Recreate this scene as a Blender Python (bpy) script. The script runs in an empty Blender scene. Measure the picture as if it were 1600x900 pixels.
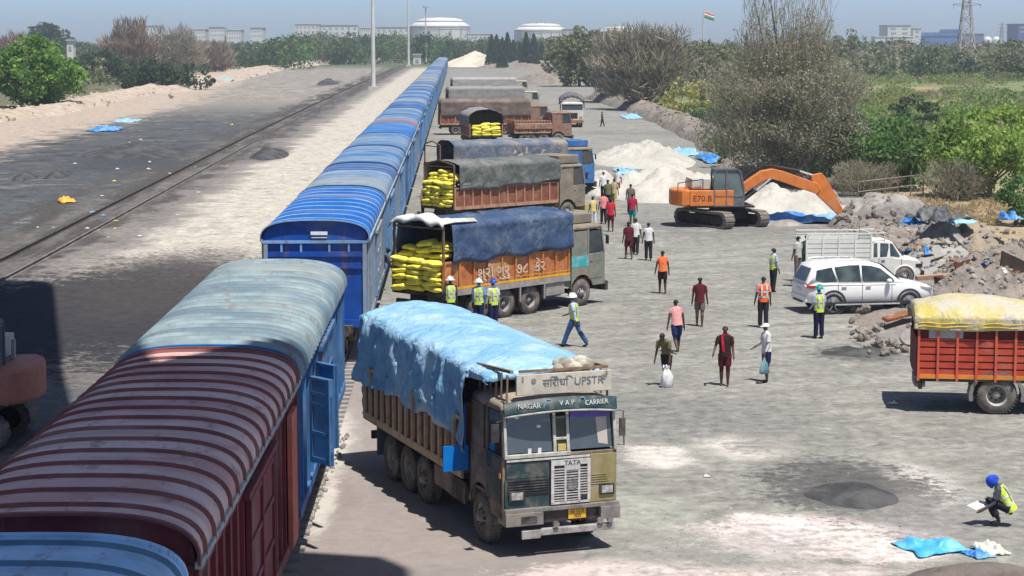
import bpy, bmesh, math, random
import numpy as np
from mathutils import Vector, Matrix, Euler, noise as mnoise
R = math.radians
sc = bpy.context.scene
COL = sc.collection
# ------------------------------------------------------------------ camera model
FPX, TH, H = 3150.0, math.atan(388/3150.0), 9.65
YAW = math.atan(88/3150.0*math.cos(TH))
CAMROT = Euler((math.pi/2-TH, 0, -YAW), 'XYZ').to_matrix()
def G(px, py, z=0.0):
    "point of the place at height z seen at a spot of the photograph"
    d = CAMROT @ Vector(((px-800)/FPX, -(py-450)/FPX, -1))
    t = (z-H)/d.z
    return Vector((d.x*t, d.y*t, z))
def GY(px, Y):
    "x for column px at distance Y"
    d = CAMROT @ Vector(((px-800)/FPX, 0.1, -1))
    return d.x/d.y*Y
# ------------------------------------------------------------------ mesh builder
class MB:
    def __init__(s): s.v=[]; s.f=[]; s.m=[]; s.sm=[]
    def add(s, vs, fs, mi=0, M=None, smooth=False):
        b=len(s.v)
        for p in vs:
            p=Vector(p)
            s.v.append(M@p if M is not None else p)
        for q in fs:
            s.f.append([b+i for i in q]); s.m.append(mi); s.sm.append(smooth)
        return s
    def box(s, c, d, mi=0, M=None, rot=None):
        x,y,z=d[0]/2,d[1]/2,d[2]/2
        vs=[Vector(p) for p in ((-x,-y,-z),(x,-y,-z),(x,y,-z),(-x,y,-z),(-x,-y,z),(x,-y,z),(x,y,z),(-x,y,z))]
        if rot is not None:
            rm=Euler(rot).to_matrix(); vs=[rm@p for p in vs]
        c=Vector(c)
        return s.add([c+p for p in vs],[(0,3,2,1),(4,5,6,7),(0,1,5,4),(1,2,6,5),(2,3,7,6),(3,0,4,7)],mi,M)
    def bb(s,x0,x1,y0,y1,z0,z1,mi=0,M=None):
        return s.box(((x0+x1)/2,(y0+y1)/2,(z0+z1)/2),(abs(x1-x0),abs(y1-y0),abs(z1-z0)),mi,M)
    def bar(s,p0,p1,w,h=None,mi=0,M=None):
        p0=Vector(p0);p1=Vector(p1);h=h or w
        d=(p1-p0); L=d.length; d.normalize()
        up=Vector((0,0,1)) if abs(d.z)<.95 else Vector((0,1,0))
        a=d.cross(up).normalized()*w/2; b=d.cross(a).normalized()*h/2
        vs=[p0-a-b,p0+a-b,p0+a+b,p0-a+b,p1-a-b,p1+a-b,p1+a+b,p1-a+b]
        return s.add(vs,[(0,1,2,3),(7,6,5,4),(0,4,5,1),(1,5,6,2),(2,6,7,3),(3,7,4,0)],mi,M)
    def tube(s,pts,rad,n=8,mi=0,M=None,caps=True,smooth=True):
        pts=[Vector(p) for p in pts]
        if not isinstance(rad,(list,tuple)): rad=[rad]*len(pts)
        rings=[]
        for i,p in enumerate(pts):
            d=(pts[min(i+1,len(pts)-1)]-pts[max(i-1,0)]).normalized()
            up=Vector((0,0,1)) if abs(d.z)<.9 else Vector((0,1,0))
            a=d.cross(up).normalized(); b=a.cross(d).normalized()
            rings.append([p+(a*math.cos(t)+b*math.sin(t))*rad[i] for t in [2*math.pi*k/n for k in range(n)]])
        return s.loft(rings,mi,M,caps,smooth)
    def cyl(s,p0,p1,r0,r1=None,n=16,mi=0,M=None,caps=True,smooth=True):
        return s.tube([p0,p1],[r0,r0 if r1 is None else r1],n,mi,M,caps,smooth)
    def loft(s,rings,mi=0,M=None,caps=True,smooth=False,closed=True):
        n=len(rings[0]); vs=[p for r in rings for p in r]; fs=[]
        for i in range(len(rings)-1):
            for k in range(n if closed else n-1):
                k2=(k+1)%n
                fs.append((i*n+k,i*n+k2,(i+1)*n+k2,(i+1)*n+k))
        s.add(vs,fs,mi,M,smooth)
        if caps and closed:
            s.add(rings[0],[tuple(range(n))[::-1]],mi,M); s.add(rings[-1],[tuple(range(n))],mi,M)
        return s
    def lathe(s,prof,n=20,mi=0,M=None,smooth=True):
        "profile (r, x) round the local x axis"
        rings=[[Vector((x,r*math.cos(2*math.pi*k/n),r*math.sin(2*math.pi*k/n))) for k in range(n)] for r,x in prof]
        return s.loft(rings,mi,M,False,smooth)
    def prism(s,poly,y0,y1,mi=0,M=None):
        "polygon in x,z pulled along y"
        n=len(poly)
        vs=[(x,y0,z) for x,z in poly]+[(x,y1,z) for x,z in poly]
        fs=[tuple(range(n)),tuple(range(2*n-1,n-1,-1))]+[(i,(i+1)%n+0,(i+1)%n+n,i+n)[::-1] for i in range(n)]
        return s.add(vs,fs,mi,M)
    def quad(s,a,b,c,d,mi=0,M=None): return s.add([a,b,c,d],[(0,1,2,3)],mi,M)
    def sphere(s,c,r,mi=0,n=10,m=6,M=None,z0=-1.0):
        c=Vector(c); r=Vector(r) if not isinstance(r,(int,float)) else Vector((r,r,r)); rings=[]
        a0=math.asin(z0)
        for i in range(m+1):
            a=a0+(math.pi/2-a0)*i/m
            rr=max(math.cos(a),1e-3)
            rings.append([c+Vector((r.x*rr*math.cos(2*math.pi*k/n),r.y*rr*math.sin(2*math.pi*k/n),r.z*math.sin(a))) for k in range(n)])
        return s.loft(rings,mi,M,True,True)
    def build(s,name,mats,parent=None,bevel=0,solid=0,loc=None):
        me=bpy.data.meshes.new(name)
        me.from_pydata([tuple(p) for p in s.v],[],s.f)
        if not isinstance(mats,(list,tuple)): mats=[mats]
        for m in mats: me.materials.append(m)
        me.polygons.foreach_set('material_index',s.m); me.polygons.foreach_set('use_smooth',s.sm)
        me.update()
        o=bpy.data.objects.new(name,me); COL.objects.link(o)
        if parent is not None: o.parent=parent
        if loc is not None: o.location=loc
        if bevel:
            b=o.modifiers.new('Bevel','BEVEL'); b.width=bevel; b.segments=2; b.limit_method='ANGLE'; b.angle_limit=R(35); b.harden_normals=False
        if solid:
            b=o.modifiers.new('Solidify','SOLIDIFY'); b.thickness=solid
        return o
def tag(o,label=None,cat=None,group=None,kind=None):
    if label: o['label']=label
    if cat: o['category']=cat
    if group: o['group']=group
    if kind: o['kind']=kind
    return o
def thing(name,label,cat,loc=(0,0,0),rz=0.0,group=None):
    o=bpy.data.objects.new(name,None); COL.objects.link(o)
    o.empty_display_size=.3; o.location=loc; o.rotation_euler=(0,0,rz)
    return tag(o,label,cat,group)
def dup(root,loc,rz=0.0,label=None,scale=None):
    def cp(o,par):
        c=o.copy(); COL.objects.link(c); c.parent=par
        for ch in o.children: cp(ch,c)
        return c
    r=cp(root,None); r.location=loc; r.rotation_euler=(0,0,rz)
    if scale is not None: r.scale=scale if isinstance(scale,(tuple,list)) else (scale,)*3
    if label: r['label']=label
    return r
def text(name,string,size,M,mat,parent,align='CENTER',ext=.003,sx=1.0):
    cu=bpy.data.curves.new(name,'FONT'); cu.body=string; cu.size=size; cu.extrude=ext
    cu.align_x=align; cu.align_y='CENTER'; cu.resolution_u=3
    t=bpy.data.objects.new(name,cu); COL.objects.link(t)
    dg=bpy.context.evaluated_depsgraph_get()
    me=bpy.data.meshes.new_from_object(t.evaluated_get(dg))
    bpy.data.objects.remove(t); bpy.data.curves.remove(cu)
    me.transform(M@Matrix.Diagonal((sx,1,1,1))); me.materials.clear(); me.materials.append(mat)
    o=bpy.data.objects.new(name,me); COL.objects.link(o); o.parent=parent
    return o
def frame(o,x,y):
    "matrix whose local x,y go along the given directions"
    x=Vector(x).normalized(); y=Vector(y).normalized(); z=x.cross(y)
    return Matrix(((x.x,y.x,z.x,o[0]),(x.y,y.y,z.y,o[1]),(x.z,y.z,z.z,o[2]),(0,0,0,1)))
# ------------------------------------------------------------------ node helpers
class NT:
    def __init__(s,name):
        s.mat=bpy.data.materials.new(name); s.mat.use_nodes=True
        s.t=s.mat.node_tree; s.t.nodes.clear()
        s.out=s.n('ShaderNodeOutputMaterial')
    def n(s,kind,**kw):
        nd=s.t.nodes.new(kind)
        for k,v in kw.items(): setattr(nd,k,v)
        return nd
    def put(s,sock,v):
        if v is None: return
        if isinstance(v,bpy.types.NodeSocket): s.t.links.new(v,sock)
        elif isinstance(v,(tuple,list)):
            sock.default_value=tuple(v)+(1,) if len(v)==3 and len(sock.default_value)==4 else v
        else: sock.default_value=v
    def pos(s,kind='world'):
        if kind=='world': return s.n('ShaderNodeNewGeometry').outputs['Position']
        return s.n('ShaderNodeTexCoord').outputs['Object']
    def noise(s,vec,scale,detail=5,rough=.55,dist=0):
        nd=s.n('ShaderNodeTexNoise'); s.put(nd.inputs['Vector'],vec)
        for k,v in (('Scale',scale),('Detail',detail),('Roughness',rough),('Distortion',dist)): nd.inputs[k].default_value=v
        return nd.outputs['Fac']
    def math(s,op,a,b=None,clamp=False):
        nd=s.n('ShaderNodeMath',operation=op,use_clamp=clamp); s.put(nd.inputs[0],a); s.put(nd.inputs[1],b); return nd.outputs[0]
    def ss(s,v,lo,hi):
        nd=s.n('ShaderNodeMapRange',interpolation_type='SMOOTHSTEP'); s.put(nd.inputs['Value'],v)
        s.put(nd.inputs['From Min'],lo); s.put(nd.inputs['From Max'],hi); return nd.outputs['Result']
    def mix(s,f,a,b):
        nd=s.n('ShaderNodeMix',data_type='RGBA'); s.put(nd.inputs[0],f); s.put(nd.inputs[6],a); s.put(nd.inputs[7],b); return nd.outputs[2]
    def mul(s,vec,v):
        nd=s.n('ShaderNodeVectorMath',operation='MULTIPLY'); s.put(nd.inputs[0],vec); s.put(nd.inputs[1],v); return nd.outputs[0]
    def xyz(s,vec):
        nd=s.n('ShaderNodeSeparateXYZ'); s.put(nd.inputs[0],vec); return nd.outputs
    def bump(s,h,strength=.3,dist=.02):
        nd=s.n('ShaderNodeBump'); s.put(nd.inputs['Height'],h); nd.inputs['Strength'].default_value=strength; nd.inputs['Distance'].default_value=dist; return nd.outputs[0]
    def bsdf(s,col,rough=.7,metal=0,nrm=None,spec=.4,**kw):
        b=s.n('ShaderNodeBsdfPrincipled'); s.put(b.inputs['Base Color'],col); s.put(b.inputs['Roughness'],rough)
        b.inputs['Metallic'].default_value=metal; b.inputs['Specular IOR Level'].default_value=spec
        if nrm is not None: s.put(b.inputs['Normal'],nrm)
        for k,v in kw.items(): s.put(b.inputs[k],v)
        s.t.links.new(b.outputs[0],s.out.inputs['Surface']); return b
MC={}
def mat(name,c,c2=None,scale=2.5,lo=.4,hi=.65,rough=.7,metal=0,dust=None,dscale=.8,dlo=.45,dhi=.7,bump=0,bscale=30,bdist=.01,stretch=(1,1,1),spec=.35):
    "painted or dusty surface: two tones, a dust layer with its own patches, fine relief"
    if name in MC: return MC[name]
    t=NT(name); p=t.mul(t.pos('obj'),stretch)
    col=c
    n1=t.noise(p,scale,6,.6)
    if c2 is None: c2=tuple(x*.8 for x in c)
    col=t.mix(t.ss(n1,lo,hi),c,c2)
    if dust:
        n2=t.noise(p,dscale,8,.65,.3); col=t.mix(t.ss(n2,dlo,dhi),col,dust)
    nr=None
    if bump: nr=t.bump(t.noise(p,bscale,5,.6),bump,bdist)
    t.bsdf(col,rough,metal,nr,spec); MC[name]=t.mat; return t.mat
def cloth(name,c):
    return mat('cloth_'+name,c,tuple(x*.72 for x in c),scale=9,rough=.9,bump=.3,bscale=40,spec=.1)

def tarpmat(name,c,c2,scale=1.5,rough=.5,dust=None,dscale=1,dlo=.45,dhi=.7,bump=0,bscale=9,bdist=.03,spec=.35):
    "plastic sheet: sharp creases, slightly darker colour along them"
    t=NT(name); p=t.pos('obj'); n1=t.noise(p,scale,6,.6); col=t.mix(t.ss(n1,.4,.65),c,c2)
    if dust: col=t.mix(t.ss(t.noise(p,dscale,8,.65,.3),dlo,dhi),col,dust)
    def ridge(sc_,st): 
        n=t.noise(t.mul(p,st),sc_,3,.5,.6); return t.math('ABSOLUTE',t.math('SUBTRACT',n,.5))
    r1=ridge(1.7,(1,1,.5)); r2=ridge(3.6,(1,1,.7)); r3=ridge(8,(1,1,1))
    hh=t.math('ADD',t.math('MULTIPLY',t.math('MINIMUM',r1,.12),1.6),t.math('ADD',t.math('MULTIPLY',t.math('MINIMUM',r2,.1),.45),t.math('MULTIPLY',t.math('MINIMUM',r3,.1),.12)))
    crease=t.math('SUBTRACT',1.0,t.ss(r2,.0,.035)); col=t.mix(t.math('MULTIPLY',crease,.12),col,tuple(x*.6 for x in c))
    t.bsdf(col,rough,0,t.bump(hh,.5,.28),spec); MC[name]=t.mat; return t.mat
# ------------------------------------------------------------------ people
SKIN=mat('skin_brown',(.10,.05,.03),(.085,.042,.026),rough=.55,scale=12)
HAIR=mat('hair_black',(.012,.01,.01),rough=.6,scale=40)
SHOE=mat('shoe_dark',(.03,.025,.022),rough=.7)
def person(label,px,py,face,c,hgt=1.68,lean=0,legs=((0,0),(0,0)),arms=((5,10,8),(5,10,8)),sleeve='short',legwear='long',
           hat=None,vest=None,head=(0,0),loc=None,drop=0.0,hair=True,scarf=None,group=None,feet=None,spread=0):
    """face: heading in degrees (0 = away from the camera), legs: (hip, knee) left/right,
       arms: (swing, out, elbow) left/right, c: dict(top, low)"""
    k=hgt/1.68
    rx=lambda v,a: Matrix.Rotation(R(a),3,'X')@v
    V=Vector; pts=[]; rad=[]; edges=[]; seg=[]
    def pt(p,r,r2=None,par=None,reg=None):
        pts.append(V(p)*k); rad.append((r*k,(r2 or r)*k)); i=len(pts)-1
        if par is not None: edges.append((par,i)); seg.append((par,i,reg))
        return i
    pel=pt((0,0,.93),.135,.105)
    U=lambda p: V((0,0,.93))+rx(V(p)-V((0,0,.93)),-lean)
    wst=pt(U((0,0,1.08)),.118,.088,pel,'torso'); che=pt(U((0,0,1.27)),.15,.10,wst,'torso'); nb=pt(U((0,0,1.41)),.09,.07,che,'torso')
    hd=lambda p: U(V((0,.0,1.45))+Matrix.Rotation(R(head[1]),3,'Z')@rx(V(p)-V((0,0,1.45)),-head[0]))
    nk=pt(hd((0,.01,1.475)),.05,.05,nb,'head'); jaw=pt(hd((0,.03,1.53)),.058,.068,nk,'head'); mid=pt(hd((0,.02,1.6)),.072,.09,jaw,'head'); cr=pt(hd((0,.005,1.655)),.055,.068,mid,'head')
    pt(hd((0,.115,1.585)),.014,None,mid,'head')
    hands=[]
    for sgn,(sw,out,el) in zip((-1,1),arms):
        sh=U((sgn*.175,0,1.375)); s=pt(sh,.058,.055,nb,'torso')
        def adir(a,o): 
            v=V((0,0,-1)); v=Matrix.Rotation(R(-sgn*(3+o*.5)),3,'Y')@v; v=rx(v,a); return v
        d1=adir(sw-lean,out); e=pt(sh+d1*.28,.04,None,s,'uarm')
        d2=adir(sw-lean+el,out*.6); w=pt(sh+d1*.28+d2*.25,.027,None,e,'farm')
        wp=sh+d1*.28+d2*.25; pm=pt(wp+d2*.075,.036,.02,w,'hand'); pp=wp+d2*.075
        for q,(off,ln) in enumerate(((-.024,.075),(-.008,.085),(.009,.08),(.024,.062))):
            f1=pt(pp+d2*ln*.55+V((0,off,0)),.0085,None,pm,'hand'); pt(pp+d2*ln+V((-sgn*.018,off,0)),.007,None,f1,'hand')
        t1=pt(wp+d2*.05+V((-sgn*.02,.035,0)),.011,None,w,'hand'); pt(wp+d2*.085+V((-sgn*.03,.045,0)),.008,None,t1,'hand')
        hands.append(pp*k)
    for sgn,(hp,kn) in zip((-1,1),legs):
        hj=V((sgn*.09,0,.88)); h=pt(hj,.092,.095,pel,'hips')
        def ld(a): return Matrix.Rotation(R(-sgn*spread),3,'Y')@rx(V((0,0,-1)),a)
        d1=ld(hp); kp=hj+d1*.42; kk=pt(kp,.064,None,h,'thigh')
        d2=ld(hp-kn); ap=kp+d2*.38; cal=pt(kp+d2*.13,.06,None,kk,'shin'); an=pt(ap,.036,None,cal,'shin')
        fw=rx(V((0,1,0)),max(-30,min(30,(hp-kn)*.5))); hl=pt(ap+V((0,-.02,-.045)),.034,.03,an,'foot'); pt(ap+fw*.15+V((0,0,-.05)),.034,.022,hl,'foot')
    zmin=min(p.z for p in pts)-.02*k
    me=bpy.data.meshes.new('body'); me.from_pydata([tuple(p) for p in pts],edges,[])
    o=bpy.data.objects.new('person',me); COL.objects.link(o)
    m=o.modifiers.new('Skin','SKIN'); m.use_smooth_shade=True
    for i,sv in enumerate(me.skin_vertices[0].data):
        sv.radius=rad[i]; sv.use_root=(i==0)
    ss=o.modifiers.new('Sub','SUBSURF'); ss.levels=1; ss.render_levels=1
    bpy.context.view_layer.update()
    dg=bpy.context.evaluated_depsgraph_get()
    m2=bpy.data.meshes.new_from_object(o.evaluated_get(dg)); m2.name='person'
    o.modifiers.clear(); o.data=m2; bpy.data.meshes.remove(me)
    mats=[SKIN,c['top'],c['low'],c.get('shoe',SHOE)]
    m2.materials.clear()
    for q in mats: m2.materials.append(q)
    P=[(pts[a],pts[b],rg) for a,b,rg in seg]
    for f in m2.polygons:
        best=9; rg='torso'; ce=f.center
        for a,b,g in P:
            ab=b-a; t=max(0,min(1,(ce-a).dot(ab)/max(ab.length_squared,1e-9))); dd=(ce-a-ab*t).length
            if g in('torso','hips'): dd-=.06
            elif g=='thigh': dd-=.03
            if dd<best: best=dd; rg=g; tt=t
        z=ce.z/k
        mi=0
        if rg=='torso': mi=1 if (U((0,0,.95)).z<z or lean>35) and not(legwear=='high' and z<1.05) else 2
        elif rg=='hips': mi=2
        elif rg=='uarm': mi=1 if (sleeve=='long' or (sleeve=='short' and tt<.75)) else 0
        elif rg=='farm': mi=1 if sleeve=='long' and tt<.85 else 0
        elif rg=='thigh': mi=2
        elif rg=='shin': mi=2 if legwear=='long' else 0
        elif rg=='foot': mi=3 if feet!='bare' else 0
        f.material_index=mi; f.use_smooth=True
    p=loc if loc is not None else G(px,py)
    o.location=(p[0],p[1],(p[2] if loc is not None else 0)-zmin-drop)
    o.rotation_euler=(0,0,R(face))
    tag(o,label,'person',group)
    hm=lambda q: hd(q)*k
    fr=frame(hm((0,.005,1.6)),hd((1,0,1.6))-hd((0,0,1.6)),hd((0,1,1.6))-hd((0,0,1.6)))
    if hat:
        kind,hmt=hat; b=MB()
        if kind=='helmet':
            b.sphere((0,.0,.0),(.118*k,.142*k,.13*k),0,14,5,fr,z0=.12)
            b.lathe([(.05,.012),(.128,.012),(.152,.002),(.15,-.006),(.05,-.006)],16,0,fr@Matrix.Rotation(R(-90),4,'Y')@Matrix.Diagonal((1,1,1.1,1)))
            b.box((0,.15,.004),(.14,.08,.012),0,fr)
            b.box((0,0,.128*k),(.03,.2,.02),0,fr); b.build('helmet',hmt,o)
        elif kind=='cap':
            b.sphere((0,.0,-.0),(.098*k,.115*k,.1*k),0,12,5,fr,z0=.05); b.box((0,.13,.012),(.13,.1,.012),0,fr); b.build('cap',hmt,o)
        else:
            b.sphere((0,-.01,-.05),(.115*k,.135*k,.16*k),0,14,7,fr,z0=-.35); b.sphere((0,-.09,-.03),(.09,.07,.08),0,10,6,fr); b.build('headscarf',hmt,o)
    elif hair:
        b=MB(); b.sphere((0,-.012,-.012),(.083*k,.1*k,.093*k),0,12,6,fr,z0=-.15); b.build('hair',HAIR,o)
    if vest:
        vm,sm=vest; b=MB(); rings=[]
        prof=((.86,.175,.135),(.98,.168,.128),(1.1,.162,.12),(1.25,.185,.13),(1.36,.18,.115),(1.425,.115,.085))
        for z,a,bb in prof:
            rings.append([U((a*math.cos(t),bb*math.sin(t),z))*k for t in [2*math.pi*q/18 for q in range(18)]])
        b.loft(rings,0,None,False,True)
        for z0,z1,a,bb in ((1.0,1.05,.172,.131),(1.16,1.21,.179,.132)):
            b.loft([[U((a*math.cos(t),bb*math.sin(t),z))*k for t in [2*math.pi*q/18 for q in range(18)]] for z in (z0,z1)],1,None,False,True)
        for sx in(-.085,.085):
            b.bar(U((sx,.128,1.05))*k,U((sx,.138,1.27))*k,.05,.008,1); b.bar(U((sx,.138,1.27))*k,U((sx,.10,1.405))*k,.05,.008,1)
            b.bar(U((sx,-.128,1.05))*k,U((sx,-.138,1.27))*k,.05,.008,1); b.bar(U((sx,-.138,1.27))*k,U((sx,-.10,1.405))*k,.05,.008,1)
        b.build('safety_vest',[vm,sm],o)
    if scarf:
        b=MB(); b.bar(U((.07,.075,1.44))*k,U((.06,.125,1.22))*k,.07,.02); b.bar(U((.06,.125,1.22))*k,U((.03,.115,.98))*k,.08,.02); b.bar(U((.07,.075,1.44))*k,U((-.08,-.03,1.47))*k,.08,.03)
        b.build('scarf',scarf,o)
    wob=lambda q: .006*mnoise.noise(q*14)+.004*mnoise.noise(q*31)
    if not vest and lean<20:
        b=MB(); hem=.83 if sleeve!='none' else .88
        rings=[]
        for z,a,bb in ((hem,.178,.138),(.95,.170,.130),(1.06,.160,.116),(1.2,.172,.122),(1.33,.178,.116),(1.41,.13,.09)):
            rr=[]
            for q in range(20):
                t=2*math.pi*q/20; w=1+.06*math.sin(5*t+hgt*40)*max(0,(1.1-z)*3); v=V((a*w*math.cos(t),bb*w*math.sin(t),z)); v+=v.normalized()*wob(v)*3; rr.append(U(v)*k)
            rings.append(rr)
        b.loft(rings,0,None,False,True); b.build('shirt',c['top'],o)
    if sleeve!='none':
        for sgn,(sw,out,el) in zip((-1,1),arms):
            sh=U((sgn*.165,0,1.385)); d1=Matrix.Rotation(R(-sgn*(3+out*.5)),3,'Y')@V((0,0,-1)); d1=rx(d1,sw-lean)
            b=MB(); b.tube([(sh+d1*q)*k for q in(0,.1,.2)],[.064*k,.066*k,.07*k],12,0,None,False); b.build('sleeve',c['top'],o)
    if legwear=='long':
        for sgn,(hp,kn) in zip((-1,1),legs):
            hj=V((sgn*.088,0,.92)); d1=Matrix.Rotation(R(-sgn*spread),3,'Y')@rx(V((0,0,-1)),hp); kp=hj+d1*.46; d2=Matrix.Rotation(R(-sgn*spread),3,'Y')@rx(V((0,0,-1)),hp-kn)
            b=MB(); b.tube([(hj)*k,(hj+d1*.22)*k,kp*k,(kp+d2*.2)*k,(kp+d2*.36)*k],[.10*k,.098*k,.076*k,.074*k,.07*k],14,0,None,False); b.build('trouser_leg',c['low'],o)
    if legwear=='shorts':
        b=MB()
        for sgn,(hp,kn) in zip((-1,1),legs):
            hj=V((sgn*.088,0,.90)); d=Matrix.Rotation(R(-sgn*spread),3,'Y')@rx(V((0,0,-1)),hp)
            b.tube([(hj+d*q)*k for q in(0,.15,.33)],[.102*k,.1*k,.092*k],14,0,None,False)
        b.build('shorts',c['low'],o)
    o['hands']=[list(h) for h in hands]
    return o
def hand(o,i):
    h=Vector(o['hands'][i]); return Matrix.Translation(o.location)@o.rotation_euler.to_matrix().to_4x4()@h
C=lambda n,c: cloth(n,c)
HV=(C('hivis',(.58,.78,.10)),C('silver',(.65,.67,.66))); OV=(C('orange_vest',(.85,.16,.05)),C('silver',(.65,.67,.66)))
WHT=C('white',(.72,.72,.72)); NAV=C('navy',(.02,.03,.10)); DRK=C('charcoal',(.03,.03,.035)); MAR=C('maroon',(.12,.02,.03)); DBR=C('dark_brown',(.04,.022,.02))
REDC=C('red',(.55,.03,.06)); PNK=C('pink',(.75,.36,.36)); YEL=C('pale_yellow',(.7,.55,.22)); JEAN=C('denim',(.05,.12,.28)); OLV=C('olive',(.17,.16,.09)); BRN=C('brown',(.20,.15,.135)); KHA=C('khaki',(.5,.42,.22)); SLATE=C('slate',(.09,.09,.12)); ORA=C('orange',(.9,.2,.08)); SALM=C('salmon',(.8,.3,.28)); PLAID=C('dusty_plaid',(.35,.22,.22)); TEALC=C('teal',(.0,.3,.28))
HELW=mat('helmet_white',(.8,.8,.78),rough=.35); HELG=mat('helmet_green',(.02,.36,.30),rough=.35); HELB=mat('helmet_blue',(.02,.09,.5),rough=.4)
def back(c,top,low,**k): return dict(c=dict(top=top,low=low),**k)
pp={}
pp['walker']=person('walking worker in white helmet, lime vest and blue jeans beside the navy truck',897,542,70,dict(top=C('pale_blue',(.45,.52,.7)),low=JEAN),1.74,4,((24,4),(-22,14)),((-18,8,15),(14,10,60)),'long','long',('helmet',HELW),HV)
person('barefoot worker in loose orange and white vest walking away over the yard',1035,459,8,dict(top=ORA,low=DBR),1.66,2,((6,2),(-6,6)),((8,16,10),(-6,12,8)),'none','shorts',None,None,feet='bare')
person('worker in dark maroon shirt and brown shorts seen from behind mid yard',1093,510,-12,dict(top=MAR,low=BRN),1.68,2,((4,2),(-5,4)),((4,16,8),(0,14,12)),'short','shorts',feet='bare')
person('worker in pink sleeveless top and navy shorts stepping away near the man with a sack',1057,551,12,dict(top=PNK,low=NAV),1.68,10,((-16,26),(10,2)),((6,18,10),(4,16,10)),'none','shorts',feet='bare')
p5=person('stooping man in olive shirt handling a white sack on the yard',1041,602,150,dict(top=OLV,low=DRK),1.62,26,((10,4),(-12,6)),((30,6,10),(34,6,10)),'short','long',head=(20,0))
person('barefoot man in dark red clothes with a red scarf holding one arm out',1132,603,172,dict(top=DBR,low=MAR),1.7,0,((4,3),(-4,4)),((4,10,24),(8,30,38)),'short','shorts',feet='bare',scarf=REDC)
p7=person('man in white cap, white shirt and navy shorts carrying a teal bag',1197,597,110,dict(top=WHT,low=NAV),1.68,2,((3,2),(-3,4)),((10,8,18),(6,8,60)),'long','shorts',('cap',HELW))
person('worker in orange safety vest over pink shirt seen from behind mid yard',1192,512,6,dict(top=SALM,low=DRK),1.74,0,((3,0),(-4,4)),((4,14,14),(2,14,6)),'short','long',None,OV)
person('worker in green helmet, lime vest and navy trousers beside the white car',1279,529,20,dict(top=C('pale_blue',(.45,.52,.7)),low=C('ink_blue',(.02,.022,.06))),1.72,0,((2,0),(-2,2)),((4,10,40),(4,12,50)),'long','long',('helmet',HELG),HV)
person('worker with lime vest and dark trousers standing behind the white pickup',1208,456,-60,dict(top=C('pale_blue',(.45,.52,.7)),low=DRK),1.7,0,((2,0),(-3,4)),((6,8,20),(0,10,15)),'long','long',None,HV)
person('labourer in maroon shirt and cloth wrap walking left of the man in white',982,405,20,dict(top=MAR,low=MAR),1.68,2,((8,2),(-8,8)),((4,12,8),(0,12,8)),'short','shorts',feet='bare')
person('labourer in white shirt half hidden behind the maroon shirted man',993,398,-10,dict(top=WHT,low=DRK),1.66,2,((8,2),(-8,8)),((4,12,8),(0,12,8)),'short','long')
person('labourer in white vest and black trousers with a red cloth on the shoulder',1013,407,5,dict(top=WHT,low=DRK),1.68,1,((4,2),(-4,6)),((4,14,6),(0,14,8)),'none','long',scarf=REDC)
person('labourer in bright red shirt and shorts beyond the navy truck',954,362,6,dict(top=REDC,low=MAR),1.7,2,((5,2),(-5,6)),((4,12,10),(2,12,10)),'short','shorts',feet='bare')
person('labourer in red shirt leading a file of walkers by the white heap',988,353,-6,dict(top=C('crimson',(.42,.03,.07)),low=TEALC),1.7,2,((5,2),(-5,6)),((4,12,10),(2,12,10)),'short','shorts')
person('brown clothed labourer right behind the red shirted walker by the white heap',985,335,-6,dict(top=BRN,low=DBR),1.7,2,((5,2),(-5,6)),((4,12,10),(2,12,10)),'short','long')
person('labourer in salmon shirt half hidden by the bright red shirt',943,350,10,dict(top=SALM,low=DBR),1.68,2,((5,2),(-5,6)),((4,12,10),(2,12,10)),'short','long')
person('khaki clothed labourer at the middle of the group by the grey tarped truck',959,325,-20,dict(top=KHA,low=KHA),1.7,2,((5,2),(-5,6)),((20,12,60),(2,12,10)),'short','long')
person('olive clothed labourer beside the khaki one in the far group',950,327,10,dict(top=OLV,low=DRK),1.7,2,((5,2),(-5,6)),((4,12,10),(2,12,10)),'short','long')
person('labourer in white shirt at the left edge of the far group',943,312,10,dict(top=WHT,low=DRK),1.7,2,((5,2),(-5,6)),((4,12,10),(2,12,10)),'short','long')
person('white shirted labourer with dark hair at the back of the far group',965,306,-30,dict(top=WHT,low=C('rust',(.3,.08,.05))),1.7,2,((5,2),(-5,6)),((4,12,50),(2,12,10)),'short','long')
person('labourer in pale yellow shirt beside the cab of the grey tarped truck',927,356,30,dict(top=YEL,low=WHT),1.64,4,((5,2),(-5,6)),((4,12,10),(2,12,10)),'none','long')
person('man in dusty plaid shirt standing by the cab door of the navy tarped truck',930,433,60,dict(top=PLAID,low=DBR),1.66,2,((3,2),(-3,4)),((30,12,40),(4,12,10)),'long','long')
p20=person('squatting clerk in blue headscarf and lime vest writing at the corner of the yard',1577,822,76,dict(top=SLATE,low=DRK),1.66,30,((112,140),(104,132)),((48,10,40),(42,12,52)),'long','long',('scarf',mat('blue_wrap',(.01,.07,.55),rough=.8)),HV,head=(26,0),spread=14)
person('worker in white helmet standing behind the light blue tarp, nearest the yellow bags',704,512,15,dict(top=SLATE,low=NAV),1.72,0,sleeve='long',hat=('helmet',HELW),vest=HV)
person('worker in white helmet between two helmeted men at the truck wheels',748,516,-20,dict(top=C('sky_blue',(.2,.36,.6)),low=NAV),1.72,0,sleeve='long',hat=('helmet',HELW),vest=HV)
person('worker in blue helmet and lime vest next to the rear wheel of the navy truck',771,516,30,dict(top=WHT,low=NAV),1.7,0,sleeve='long',hat=('helmet',HELB),vest=HV)
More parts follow.
